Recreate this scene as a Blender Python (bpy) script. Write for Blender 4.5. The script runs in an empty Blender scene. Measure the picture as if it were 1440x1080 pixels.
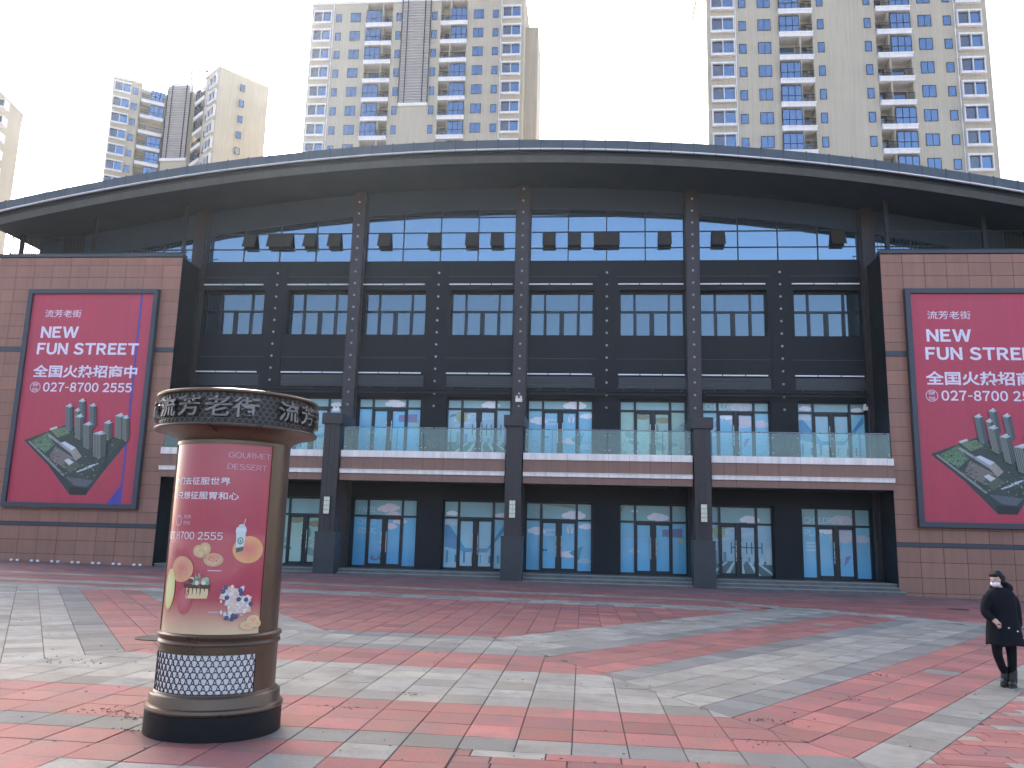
import bpy, math, random
from mathutils import Vector, Matrix
random.seed(7)
R=math.radians
C=bpy.context.scene.collection
sc=bpy.context.scene

# ------------------------------------------------------------------ camera
cam_d=bpy.data.cameras.new('camera'); cam=bpy.data.objects.new('camera',cam_d); C.objects.link(cam)
cam_d.sensor_width=36; cam_d.lens=29.5; cam_d.clip_start=.1; cam_d.clip_end=6000
cr=Vector((.9963146,.0822766,.0242443)); cu=Vector((-.0087685,-.1834735,.9829855)); cw=Vector((-.0853249,.9795754,.1820759))
M=Matrix((cr,cu,-cw)).transposed().to_4x4(); M.translation=(0,0,1.9); cam.matrix_world=M
sc.camera=cam
# ------------------------------------------------------------------ sky and sun
SUN_EL=30.0; SUN_AZ=-24.0          # azimuth from +Y, negative = to the left
w=bpy.data.worlds.new('World'); sc.world=w; w.use_nodes=True
nt=w.node_tree; bg=nt.nodes['Background']; sky=nt.nodes.new('ShaderNodeTexSky')
sky.sky_type='NISHITA'; sky.sun_disc=False; sky.sun_elevation=R(SUN_EL); sky.sun_rotation=R(SUN_AZ)
sky.altitude=20; sky.air_density=.8; sky.dust_density=4.5; sky.ozone_density=1.0
nt.links.new(sky.outputs[0],bg.inputs[0]); bg.inputs[1].default_value=.15
sd=bpy.data.lights.new('sun','SUN'); sd.energy=4.6; sd.angle=R(.6); sd.color=(1,.93,.82)
so=bpy.data.objects.new('sun',sd); C.objects.link(so)
dv=Vector((math.sin(R(SUN_AZ))*math.cos(R(SUN_EL)),math.cos(R(SUN_AZ))*math.cos(R(SUN_EL)),math.sin(R(SUN_EL))))
so.rotation_euler=dv.to_track_quat('Z','Y').to_euler(); so.location=dv*200
vs=sc.view_settings; vs.view_transform='Standard'; vs.look='None'; vs.gamma=1; vs.use_curve_mapping=False
vs.exposure=2.1
sc.cycles.max_bounces=6; sc.cycles.transparent_max_bounces=12; sc.cycles.caustics_reflective=False; sc.cycles.caustics_refractive=False

# ------------------------------------------------------------------ helpers
WO={}
def tag(o,label=None,cat=None,group=None,kind=None):
    for k,v in (('label',label),('category',cat),('group',group),('kind',kind)):
        if v: o[k]=v
    return o
def empty(name,loc,label,cat,group=None,rz=0):
    o=bpy.data.objects.new(name,None); C.objects.link(o); o.location=loc; o.rotation_euler=(0,0,rz)
    o.empty_display_size=.2
    WO[o]=Vector(loc); return tag(o,label,cat,group)
def link(name,me,parent=None,loc=(0,0,0),rz=0):
    o=bpy.data.objects.new(name,me); C.objects.link(o)
    if parent is not None: o.parent=parent
    o.location=loc; o.rotation_euler=(0,0,rz)
    WO[o]=(WO[parent] if parent is not None else Vector((0,0,0)))+Vector(loc)
    return o
class MB:
    def __init__(s): s.v=[]; s.f=[]; s.c=[]; s.m=[]; s.mi=0
    def add(s,vs,fs,col=None):
        n=len(s.v); s.v+= [tuple(p) for p in vs]
        for f in fs: s.f.append(tuple(n+i for i in f)); s.c.append(col); s.m.append(s.mi)
        return s
    def box(s,x0,x1,y0,y1,z0,z1,col=None):
        return s.add([(x0,y0,z0),(x1,y0,z0),(x1,y1,z0),(x0,y1,z0),(x0,y0,z1),(x1,y0,z1),(x1,y1,z1),(x0,y1,z1)],
          [(0,3,2,1),(4,5,6,7),(0,1,5,4),(1,2,6,5),(2,3,7,6),(3,0,4,7)],col)
    def prism_y(s,poly,y0,y1,col=None):      # poly in (x,z), counter-clockwise seen from -Y
        n=len(poly)
        return s.add([(x,y0,z) for x,z in poly]+[(x,y1,z) for x,z in poly],
          [tuple(range(n)),tuple(range(2*n-1,n-1,-1))]+[((i+1)%n,i,n+i,n+(i+1)%n) for i in range(n)],col)
    def lathe(s,prof,cx=0,cy=0,n=64,a0=0,a1=2*math.pi,closed=True,caps=False):
        full=abs(a1-a0-2*math.pi)<1e-6; k=n if full else n+1; b=len(s.v)
        for (r,z) in prof:
            for i in range(k):
                a=a0+(a1-a0)*i/n; s.v.append((cx+r*math.cos(a),cy+r*math.sin(a),z))
        for j in range(len(prof)-1):
            for i in range(n):
                i2=(i+1)%k if full else i+1
                s.f.append((b+j*k+i,b+j*k+i2,b+(j+1)*k+i2,b+(j+1)*k+i)); s.c.append(None); s.m.append(s.mi)
        if caps and full:
            s.f.append(tuple(b+i for i in range(k))[::-1]); s.c.append(None); s.m.append(s.mi)
            e=b+(len(prof)-1)*k; s.f.append(tuple(e+i for i in range(k))); s.c.append(None); s.m.append(s.mi)
        return s
    def tube(s,pts,r,n=8):
        pts=[Vector(p) for p in pts]; b=len(s.v); rr=r if isinstance(r,(list,tuple)) else [r]*len(pts)
        for i,p in enumerate(pts):
            t=(pts[min(i+1,len(pts)-1)]-pts[max(i-1,0)]).normalized()
            a=t.cross(Vector((0,0,1)) if abs(t.z)<.9 else Vector((1,0,0))).normalized(); c=t.cross(a)
            for k in range(n):
                q=2*math.pi*k/n; s.v.append(tuple(p+a*rr[i]*math.cos(q)+c*rr[i]*math.sin(q)))
        for i in range(len(pts)-1):
            for k in range(n):
                s.f.append((b+i*n+k,b+i*n+(k+1)%n,b+(i+1)*n+(k+1)%n,b+(i+1)*n+k)); s.c.append(None); s.m.append(s.mi)
        s.f.append(tuple(b+k for k in range(n))[::-1]); s.c.append(None); s.m.append(s.mi)
        e=b+(len(pts)-1)*n; s.f.append(tuple(e+k for k in range(n))); s.c.append(None); s.m.append(s.mi)
        return s
    def mesh(s,name,mats,off=(0,0,0),smooth=False):
        me=bpy.data.meshes.new(name); ox,oy,oz=off
        me.from_pydata([(x-ox,y-oy,z-oz) for x,y,z in s.v],[],s.f)
        for m in (mats if isinstance(mats,(list,tuple)) else [mats]): me.materials.append(m)
        if any(s.m): me.polygons.foreach_set('material_index',s.m)
        if any(c is not None for c in s.c):
            at=me.color_attributes.new('col','FLOAT_COLOR','CORNER'); d=[]
            for f,c in zip(s.f,s.c):
                if c is not None and isinstance(c[0],(tuple,list)):
                    for q in c: d+=[q[0],q[1],q[2],1.]
                else:
                    c=c or (.5,.5,.5); d+=[c[0],c[1],c[2],1.]*len(f)
            at.data.foreach_set('color',d)
        if smooth: me.polygons.foreach_set('use_smooth',[True]*len(s.f))
        me.update(); return me
    def build(s,name,mats,parent=None,smooth=False,bevel=0):      # verts are world coordinates
        wo=WO[parent] if parent is not None else Vector((0,0,0))
        o=link(name,s.mesh(name,mats,wo,smooth),parent)
        if smooth:
            try:
                md=o.modifiers.new('edge','EDGE_SPLIT'); md.split_angle=R(38)
            except Exception: pass
        if bevel:
            b=o.modifiers.new('bevel','BEVEL'); b.width=bevel; b.segments=2; b.limit_method='ANGLE'; b.angle_limit=R(40)
        return o
def copy_tree(o,parent=None):
    c=o.copy(); C.objects.link(c); c.parent=parent
    for ch in list(o.children): copy_tree(ch,c)
    return c

# ------------------------------------------------------------------ materials
def mat(name,base,rough=.5,metal=0.,var=.12,vs=2.5,bump=0.,bs=40.,coat=0.,attr=False,spec=.5,streak=0.,rvar=.08):
    m=bpy.data.materials.new(name); m.use_nodes=True; t=m.node_tree; N=t.nodes; L=t.links
    p=N['Principled BSDF']; p.inputs['Roughness'].default_value=rough; p.inputs['Metallic'].default_value=metal
    p.inputs['Specular IOR Level'].default_value=spec
    if coat: p.inputs['Coat Weight'].default_value=coat; p.inputs['Coat Roughness'].default_value=.04
    g=N.new('ShaderNodeNewGeometry')
    if attr:
        a=N.new('ShaderNodeAttribute'); a.attribute_name='col'; src=a.outputs['Color']
    else:
        a=N.new('ShaderNodeRGB'); a.outputs[0].default_value=(*base,1); src=a.outputs[0]
    n=N.new('ShaderNodeTexNoise'); n.inputs['Scale'].default_value=vs; n.inputs['Detail'].default_value=6; n.inputs['Roughness'].default_value=.6
    L.new(g.outputs['Position'],n.inputs['Vector'])
    mr=N.new('ShaderNodeMapRange'); mr.inputs[1].default_value=.3; mr.inputs[2].default_value=.7
    mr.inputs[3].default_value=1-var; mr.inputs[4].default_value=1+var; L.new(n.outputs['Fac'],mr.inputs[0]); fac=mr.outputs[0]
    if streak:
        mp=N.new('ShaderNodeMapping'); mp.inputs['Scale'].default_value=(3.5,3.5,.12); L.new(g.outputs['Position'],mp.inputs[0])
        n2=N.new('ShaderNodeTexNoise'); n2.inputs['Scale'].default_value=1.3; n2.inputs['Detail'].default_value=5; L.new(mp.outputs[0],n2.inputs['Vector'])
        m2=N.new('ShaderNodeMapRange'); m2.inputs[1].default_value=.35; m2.inputs[2].default_value=.7; m2.inputs[3].default_value=1+streak*.4; m2.inputs[4].default_value=1-streak
        L.new(n2.outputs['Fac'],m2.inputs[0]); mu=N.new('ShaderNodeMath'); mu.operation='MULTIPLY'; L.new(fac,mu.inputs[0]); L.new(m2.outputs[0],mu.inputs[1]); fac=mu.outputs[0]
    vm=N.new('ShaderNodeVectorMath'); vm.operation='SCALE'; L.new(src,vm.inputs[0]); L.new(fac,vm.inputs['Scale'])
    L.new(vm.outputs[0],p.inputs['Base Color'])
    if rvar:
        r=N.new('ShaderNodeMapRange'); r.inputs[1].default_value=.3; r.inputs[2].default_value=.7; r.inputs[3].default_value=max(.02,rough-rvar); r.inputs[4].default_value=min(1,rough+rvar)
        L.new(n.outputs['Fac'],r.inputs[0]); L.new(r.outputs[0],p.inputs['Roughness'])
    if bump:
        b=N.new('ShaderNodeBump'); b.inputs['Strength'].default_value=bump; b.inputs['Distance'].default_value=.02
        n3=N.new('ShaderNodeTexNoise'); n3.inputs['Scale'].default_value=bs; n3.inputs['Detail'].default_value=4; L.new(g.outputs['Position'],n3.inputs['Vector'])
        L.new(n3.outputs['Fac'],b.inputs['Height']); L.new(b.outputs[0],p.inputs['Normal'])
    return m
def glass_mat(name,refl,tint,inner,rough=.02):
    m=bpy.data.materials.new(name); m.use_nodes=True; t=m.node_tree; N=t.nodes; L=t.links
    p=N['Principled BSDF']; p.inputs['Base Color'].default_value=(*inner,1); p.inputs['Roughness'].default_value=.1
    gl=N.new('ShaderNodeBsdfGlossy'); gl.inputs['Color'].default_value=(*tint,1); gl.inputs['Roughness'].default_value=rough
    g=N.new('ShaderNodeNewGeometry'); n=N.new('ShaderNodeTexNoise'); n.inputs['Scale'].default_value=.55; n.inputs['Detail'].default_value=1
    L.new(g.outputs['Position'],n.inputs['Vector']); b=N.new('ShaderNodeBump'); b.inputs['Strength'].default_value=.06; b.inputs['Distance'].default_value=.05
    L.new(n.outputs['Fac'],b.inputs['Height']); L.new(b.outputs[0],gl.inputs['Normal'])
    lw=N.new('ShaderNodeLayerWeight'); lw.inputs['Blend'].default_value=.25
    ma=N.new('ShaderNodeMapRange'); ma.inputs[3].default_value=refl; ma.inputs[4].default_value=.95; L.new(lw.outputs['Fresnel'],ma.inputs[0])
    mx=N.new('ShaderNodeMixShader'); L.new(ma.outputs[0],mx.inputs[0]); L.new(p.outputs[0],mx.inputs[1]); L.new(gl.outputs[0],mx.inputs[2])
    L.new(mx.outputs[0],N['Material Output'].inputs[0]); return m
def paving_mat():
    m=mat('paving stone',(0,0,0),.72,0,.20,.8,.35,120,attr=True,spec=.45,rvar=.12); t=m.node_tree; N=t.nodes; L=t.links
    p=N['Principled BSDF']; src=p.inputs['Base Color'].links[0].from_socket; g=[n for n in N if n.bl_idname=='ShaderNodeNewGeometry'][0]
    n=N.new('ShaderNodeTexNoise'); n.inputs['Scale'].default_value=2.3; n.inputs['Detail'].default_value=9; n.inputs['Roughness'].default_value=.68; L.new(g.outputs['Position'],n.inputs['Vector'])
    r=N.new('ShaderNodeMapRange'); r.inputs[1].default_value=.47; r.inputs[2].default_value=.70; r.inputs[3].default_value=0; r.inputs[4].default_value=.62; L.new(n.outputs['Fac'],r.inputs[0])
    mx=N.new('ShaderNodeMix'); mx.data_type='RGBA'; L.new(r.outputs[0],mx.inputs[0]); L.new(src,mx.inputs[6]); mx.inputs[7].default_value=(.125,.112,.098,1)
    n2=N.new('ShaderNodeTexNoise'); n2.inputs['Scale'].default_value=85; n2.inputs['Detail'].default_value=3; L.new(g.outputs['Position'],n2.inputs['Vector'])
    r2=N.new('ShaderNodeMapRange'); r2.inputs[1].default_value=.35; r2.inputs[2].default_value=.65; r2.inputs[3].default_value=.84; r2.inputs[4].default_value=1.14; L.new(n2.outputs['Fac'],r2.inputs[0])
    sc_=N.new('ShaderNodeVectorMath'); sc_.operation='SCALE'; L.new(mx.outputs[2],sc_.inputs[0]); L.new(r2.outputs[0],sc_.inputs['Scale'])
    L.new(sc_.outputs[0],p.inputs['Base Color']); return m
def rail_glass():
    m=bpy.data.materials.new('railing glass'); m.use_nodes=True; t=m.node_tree; N=t.nodes; L=t.links
    for n in list(N):
        if n.bl_idname=='ShaderNodeBsdfPrincipled': N.remove(n)
    tr=N.new('ShaderNodeBsdfTransparent'); tr.inputs[0].default_value=(.86,.94,.92,1)
    gl=N.new('ShaderNodeBsdfGlossy'); gl.inputs['Roughness'].default_value=.02; gl.inputs['Color'].default_value=(.9,1,1,1)
    df=N.new('ShaderNodeBsdfDiffuse'); df.inputs[0].default_value=(.5,.62,.62,1)
    lw=N.new('ShaderNodeLayerWeight'); lw.inputs['Blend'].default_value=.35
    a=N.new('ShaderNodeMixShader'); L.new(lw.outputs['Fresnel'],a.inputs[0]); L.new(tr.outputs[0],a.inputs[1]); L.new(gl.outputs[0],a.inputs[2])
    g=N.new('ShaderNodeNewGeometry'); sp=N.new('ShaderNodeSeparateXYZ'); L.new(g.outputs['Position'],sp.inputs[0])
    vo=N.new('ShaderNodeTexVoronoi'); vo.inputs['Scale'].default_value=11; L.new(g.outputs['Position'],vo.inputs['Vector'])
    r=N.new('ShaderNodeMapRange'); r.inputs[1].default_value=.12; r.inputs[2].default_value=.32; r.inputs[3].default_value=.75; r.inputs[4].default_value=.05; L.new(vo.outputs['Distance'],r.inputs[0])
    h=N.new('ShaderNodeMapRange'); h.inputs[1].default_value=6.9; h.inputs[2].default_value=6.45; h.inputs[3].default_value=.05; h.inputs[4].default_value=.5; L.new(sp.outputs[2],h.inputs[0])
    mu=N.new('ShaderNodeMath'); mu.operation='MULTIPLY'; L.new(r.outputs[0],mu.inputs[0]); L.new(h.outputs[0],mu.inputs[1])
    b=N.new('ShaderNodeMixShader'); L.new(mu.outputs[0],b.inputs[0]); L.new(a.outputs[0],b.inputs[1]); L.new(df.outputs[0],b.inputs[2])
    L.new(b.outputs[0],N['Material Output'].inputs[0]); return m

K={}
K['pave']=paving_mat()
K['joint']=mat('joint dirt',(.045,.042,.038),.95,0,.3,8)
K['asphalt']=mat('far ground',(.34,.31,.29),.9,0,.2,.4)
K['wall']=mat('dark slate cladding',(.0105,.0125,.0165),.6,0,.16,.7,.05,60,streak=.10,spec=.28)
K['soffit']=mat('dark soffit metal',(.013,.030,.052),.6,0,.15,.4)
K['fascia']=mat('grey roof fascia',(.075,.085,.095),.42,.3,.14,1.2,streak=.1)
K['col']=mat('brown black column metal',(.036,.027,.028),.42,.2,.16,1.5,streak=.12)
K['base']=mat('dark column stone',(.028,.030,.036),.38,0,.2,3,.05,80)
K['frame']=mat('window frame charcoal',(.014,.018,.024),.4,.2,.1,3)
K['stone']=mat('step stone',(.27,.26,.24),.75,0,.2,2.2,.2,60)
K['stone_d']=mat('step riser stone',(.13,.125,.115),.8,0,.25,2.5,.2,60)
K['white']=mat('white ledge panel',(.90,.79,.72),.45,0,.07,1.5,streak=.16)
K['brown']=mat('brown ledge panel',(.25,.125,.088),.45,0,.10,1.2,streak=.12)
K['clad']=mat('terracotta cladding panel',(0,0,0),.5,0,.07,1.4,.06,90,attr=True,streak=.10)
K['belt']=mat('dark belt course',(.05,.055,.07),.45,.2,.1,2)
K['led']=mat('white light bar',(.86,.86,.87),.35,0,.03,3)
K['stud']=mat('grey lamp lens',(.42,.43,.45),.3,.3,.1,9)
K['print']=mat('printed film',(0,0,0),.42,0,.09,.9,attr=True,coat=.35)
K['vinyl']=mat('printed vinyl',(0,0,0),.5,0,.07,.45,attr=True,streak=.06)
K['poster']=mat('glossy poster print',(0,0,0),.38,0,.05,3,attr=True,coat=.6)
K['glass_hi']=glass_mat('curtain wall glass',.30,(.50,.70,.86),(.02,.035,.05))
K['glass']=glass_mat('window glass',.13,(.50,.70,.82),(.012,.018,.024))
K['glass_t']=glass_mat('tower window glass',.28,(.40,.55,.78),(.03,.045,.07))
K['glass_d']=glass_mat('dark tower glass',.12,(.7,.7,.75),(.035,.03,.035))
K['rail']=rail_glass()
K['steel']=mat('brushed steel',(.5,.51,.52),.3,.9,.1,6)
K['black']=mat('black metal',(.014,.014,.016),.45,.3,.15,5)
K['vent']=mat('open sash underside',(.045,.042,.038),.5,0,.2,3)
K['bronze']=mat('bronze painted metal',(.135,.086,.055),.33,.55,.12,2.5,.03,70,streak=.10)
K['granite']=mat('black granite',(.008,.009,.010),.5,0,.25,14,spec=.25)
K['mesh_d']=mat('bronze lattice',(.13,.11,.10),.4,.5,.1,5)
K['drum']=mat('dark drum backing',(.022,.020,.020),.6,0,.2,5)
K['backing']=mat('white backing sheet',(.80,.73,.69),.5,0,.05,2)
K['letter']=mat('letter metal',(.17,.15,.14),.32,.7,.15,7)
K['tower']=mat('beige render wall',(.44,.395,.31),.85,0,.06,.25,streak=.10)
K['tower_w']=mat('white tower trim',(.72,.71,.71),.7,0,.06,.6,streak=.10)
K['tower_g']=mat('grey tower recess',(.34,.32,.30),.85,0,.1,.5)
K['louvre']=mat('tower louvre slats',(.40,.375,.36),.6,.1,.08,1)
K['cream']=mat('cream lamp glass',(.72,.69,.50),.3,0,.06,9,coat=.5)
K['iron']=mat('cast iron cover',(.05,.047,.043),.65,.4,.3,9,.3,60)
K['leaf']=mat('dead leaf',(.07,.05,.03),.8,0,.4,30)

# ------------------------------------------------------------------ text and print
_tc={}
def text2d(body,bold=0.,res=3):
    k=(body,bold)
    if k in _tc: return _tc[k]
    c=bpy.data.curves.new('t','FONT'); c.body=body; c.offset=bold; c.resolution_u=res; c.fill_mode='FRONT' if hasattr(c,'fill_mode') else c.fill_mode
    o=bpy.data.objects.new('t',c); C.objects.link(o); bpy.context.view_layer.update()
    me=o.to_mesh(); V=[(v.co.x,v.co.y) for v in me.vertices]; F=[tuple(p.vertices) for p in me.polygons]
    o.to_mesh_clear(); bpy.data.objects.remove(o); bpy.data.curves.remove(c)
    x0=min(v[0] for v in V); x1=max(v[0] for v in V); y0=min(v[1] for v in V); y1=max(v[1] for v in V)
    V=[((x-x0)/(x1-x0),(y-y0)/(y1-y0)) for x,y in V]; _tc[k]=(V,F); return _tc[k]
def sans2d(body,bold=0.,gap=.085,sp=.30):
    k=('sans',body,bold)
    if k in _tc: return _tc[k]
    V=[];F=[];x=0.
    for ch in body:
        if ch==' ': x+=sp; continue
        if ch=='-':
            n0=len(V); V+=[(x+.02,.30),(x+.34,.30),(x+.34,.37+bold),(x+.02,.37+bold)]; F.append((n0,n0+1,n0+2,n0+3)); x+=.36+gap; continue
        c=bpy.data.curves.new('t','FONT'); c.body=chr(ord(ch)+0xFEE0); c.offset=bold; c.resolution_u=4
        o=bpy.data.objects.new('t',c); C.objects.link(o); bpy.context.view_layer.update(); me=o.to_mesh()
        vv=[(v.co.x,v.co.y) for v in me.vertices]; ff=[tuple(p.vertices) for p in me.polygons]
        o.to_mesh_clear(); bpy.data.objects.remove(o); bpy.data.curves.remove(c)
        a=min(v[0] for v in vv); b=max(v[0] for v in vv); n0=len(V)
        V+=[(v[0]-a+x,v[1]) for v in vv]; F+=[tuple(n0+i for i in f) for f in ff]; x+=b-a+gap
    x0=min(v[0] for v in V); x1=max(v[0] for v in V); y0=min(v[1] for v in V); y1=max(v[1] for v in V)
    _tc[k]=([((a-x0)/(x1-x0),(b-y0)/(y1-y0)) for a,b in V],F); return _tc[k]
class Print:
    """flat print: polygons in local (u,v) metres, stacked in thin layers; fn maps (u,v,lift) to a point"""
    def __init__(s,fn,step=.0012,base=.003,bend=0): s.bend=bend; s.fn=fn; s.mb=MB(); s.n=0; s.step=step; s.base=base
    def lift(s): s.n+=1; return s.base+s.n*s.step
    def poly(s,pts,col,layer=None):
        l=s.lift() if layer is None else layer
        if s.bend and len(pts)==4:          # follow the curved surface
            n=s.bend; V=[]
            for i in range(n+1):
                t=i/n
                for a,b in ((0,1),(3,2)): V.append(s.fn(pts[a][0]+(pts[b][0]-pts[a][0])*t,pts[a][1]+(pts[b][1]-pts[a][1])*t,l))
            s.mb.add(V,[(2*i,2*i+2,2*i+3,2*i+1) for i in range(n)],col); return
        s.mb.add([s.fn(u,v,l) for u,v in pts],[tuple(range(len(pts)))],col)
    def grid(s,u0,u1,v0,v1,cf,nu=1,nv=8,layer=None):
        l=s.lift() if layer is None else layer
        V=[];F=[];Cc=[]
        for j in range(nv+1):
            for i in range(nu+1):
                V.append(s.fn(u0+(u1-u0)*i/nu,v0+(v1-v0)*j/nv,l))
        b=len(s.mb.v); s.mb.v+=V
        for j in range(nv):
            for i in range(nu):
                q=[(i,j),(i+1,j),(i+1,j+1),(i,j+1)]
                s.mb.f.append(tuple(b+jj*(nu+1)+ii for ii,jj in q)); s.mb.c.append([cf(ii/nu,jj/nv) for ii,jj in q]); s.mb.m.append(0)
    def ell(s,u,v,a,b,col,col2=None,n=18,rot=0,layer=None):
        l=s.lift() if layer is None else layer; ca,sa=math.cos(rot),math.sin(rot)
        P=[[(u,v)]]
        for k in (.5,1.):
            P.append([(u+k*(a*math.cos(t)*ca-b*math.sin(t)*sa),v+k*(a*math.cos(t)*sa+b*math.sin(t)*ca)) for t in [2*math.pi*i/n for i in range(n)]])
        V=[s.fn(*P[0][0],l)]+[s.fn(*q,l) for q in P[1]]+[s.fn(*q,l) for q in P[2]]
        bb=len(s.mb.v); s.mb.v+=V; c2=col2 or col; mid=tuple((x+y)/2 for x,y in zip(col,c2))
        for i in range(n):
            j=(i+1)%n
            s.mb.f.append((bb,bb+1+i,bb+1+j)); s.mb.c.append([c2,mid,mid]); s.mb.m.append(0)
            s.mb.f.append((bb+1+i,bb+1+n+i,bb+1+n+j,bb+1+j)); s.mb.c.append([mid,col,col,mid]); s.mb.m.append(0)
    def ring(s,u,v,a,wd,col,n=28):
        l=s.lift(); pts=[(2*math.pi*i/n) for i in range(n)]
        V=[s.fn(u+a*math.cos(t),v+a*math.sin(t),l) for t in pts]+[s.fn(u+(a-wd)*math.cos(t),v+(a-wd)*math.sin(t),l) for t in pts]
        s.mb.add(V,[(i,(i+1)%n,n+(i+1)%n,n+i) for i in range(n)],col)
    def text(s,body,u0,v0,wd,ht,col,bold=0.,res=3):
        V,F=(sans2d(body,bold) if ord(body[0])<128 else text2d(body,bold,res)); l=s.lift()
        s.mb.add([s.fn(u0+x*wd,v0+y*ht,l) for x,y in V],F,col)
    def cloud(s,u,v,sz,col,rng,clip=None):
        for (du,dv,r) in ((-.9,0,.55),(-.35,.28,.7),(.3,.35,.62),(.85,.02,.5),(0,-.12,.75),(.45,-.1,.6)):
            k=rng.uniform(.85,1.15); s.ell(u+du*sz,v+dv*sz*.6,r*sz*k,r*sz*.62*k,col,tuple(min(1,c*1.08) for c in col),14)

for b_,bo in (('流芳老街',0.),('全国火热招商中',.024),('招商',.01),('热线',.01),('你们去征服世界',.012),('我只想征服胃和心',.012),('招商',0.),('热线',0.)): text2d(b_,bo)
for b_ in '流芳老街': text2d(b_,.012)
for b_,bo in (('NEW',.034),('FUN STREET',.034),('027-8700 2555',.020),('GOURMET',-.012),('DESSERT',-.012),('027 8700 2555',0.),('FAMILY',-.005),('CHILD',-.005),('EDUC',-.005),('CHILDREN',-.006),('PLAY',-.006)): sans2d(b_,bo)
# ================================================================== GROUND
XC=-3.3
def zg(x): return .03-.0105*max(-60,min(60,x))
g=MB(); xs=[-1500,-60,-30,0,30,60,1500]; ys=[-1500,-20,60,3000]
for y in ys:
    for x in xs: g.v.append((x,y,zg(x)-.014))
for j in range(len(ys)-1):
    for i in range(len(xs)-1):
        a=j*len(xs)+i; g.f.append((a,a+1,a+len(xs)+1,a+len(xs))); g.c.append(None); g.m.append(1 if not(j==1 and 1<=i<=4) else 0)
ground=g.build('ground',[K['joint'],K['asphalt']]); tag(ground,'wide paved ground under the plaza tiles and beyond the building',None,None,'structure')

def clip(poly,hs):
    for (a,b,c) in hs:                      # keep a*x+b*y<=c
        out=[]
        for i in range(len(poly)):
            p=poly[i]; q=poly[(i+1)%len(poly)]; dp=a*p[0]+b*p[1]-c; dq=a*q[0]+b*q[1]-c
            if dp<=0: out.append(p)
            if dp*dq<0:
                t=dp/(dp-dq); out.append((p[0]+t*(q[0]-p[0]),p[1]+t*(q[1]-p[1])))
        poly=out
        if len(poly)<3: return None
    return poly
tiles=[]
RED=(.315,.108,.088); GRY=(.24,.216,.176); LGR=(.285,.258,.210); DGR=(.195,.180,.156)
rt=random.Random(3)
def addtile(poly,col,mixp=.0):
    A=abs(sum(poly[i][0]*poly[(i+1)%len(poly)][1]-poly[(i+1)%len(poly)][0]*poly[i][1] for i in range(len(poly))))/2
    if A<.012: return
    k=rt.gauss(1,.125); k=max(.68,min(1.34,k)); j=rt.uniform(-.018,.018)
    tiles.append((poly,(max(.02,col[0]*k+j*.6),max(.02,col[1]*k+j*.2),max(.02,col[2]*k-j*.3))))
def band(v,edges,cols):
    for e,c in zip(edges,cols):
        if v<e: return c
    return cols[-1]
# front triangle and centre field, axis-aligned grid
s=.5155; x00=-.08-40*s
S1=lambda Y:.5115*(19.74-Y)
HT=[(1,.5115,XC+.5115*19.74),(-1,.5115,-XC+.5115*19.74)]
rowsT=[7.94,8.44]+[8.44+.52*i for i in range(1,4)]+[10.54+.515*i for i in range(0,5)]+[12.6+.55*i for i in range(1,4)]+[14.25+.6*i for i in range(1,5)]
rowsT=sorted(set(round(r,3) for r in rowsT))
colT=lambda y: DGR if y<8.44 else RED if y<10.0 else GRY if y<10.54 else LGR if y<12.6 else RED if y<14.25 else (DGR if y<14.8 or y>16.1 else LGR)
for r0,r1 in zip(rowsT[:-1],rowsT[1:]):
    for i in range(90):
        x=x00+i*s
        if x>10: continue
        p=clip([(x,r0),(x+s,r0),(x+s,r1),(x,r1)],HT)
        if p: addtile(p,colT((r0+r1)/2))
yb=16.65
for j in range(19):
    r0=yb+j*.515; r1=r0+.515
    for i in range(90):
        x=x00+i*s
        p=clip([(x,r0),(x+s,r0),(x+s,r1),(x,r1)],[(1,-.68,-9.6+XC),(-1,-.68,-9.6-XC),(0,1,26.4)])
        if p: addtile(p,RED if r1<26.3 else LGR)
# side stripe fields
d=Vector((.68,1)).normalized(); n=Vector((1,-.68)).normalized(); un=1/n.x
edges=[-12.81,-10.89,-10.25,-8.35,-7.68,-5.78,-5.14,-3.24,-2.61]
colR=[RED,LGR,DGR,RED,DGR,LGR,DGR,RED,GRY]
FAR_R=[(.63,.777,.63*5.4+.777*28.5)]; FAR_L=[(0,1,24.4)]
us=[-13.45+.641*i for i in range(0,17)]
us=[-12.9]+[-12.9+.661*i for i in range(1,4)]+[-10.25+.633*i for i in range(0,4)]+[-7.68+.633*i for i in range(0,4)]+[-5.14+.633*i for i in range(0,5)]
us=sorted(us)
for side in (1,-1):
    for u0,u1 in zip(us[:-1],us[1:]):
        um=(u0+u1)/2; col=band(um,edges,colR)
        t=5.0
        while t<42:
            t1=t+.53
            q=[]
            for (uu,tt) in ((u0,t),(u1,t),(u1,t1),(u0,t1)):
                # point with X-.68Y=uu and distance tt along d
                b=Vector((uu/(1+.68**2),-.68*uu/(1+.68**2))); pt=b+d*tt; q.append((pt.x,pt.y))
            if side<0: q=[(2*XC-x,y) for x,y in q][::-1]
            hs=[(-1,-.5115,-(XC+.5115*19.74))] if side>0 else [(1,-.5115,XC-.5115*19.74)]
            hs=hs+(FAR_R if side>0 else FAR_L)+[(0,-1,-6.4),(0,1,30.2)]
            p=clip(q,hs)
            if p: addtile(p,col if rt.random()>.012 else GRY)
            t=t1
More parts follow.
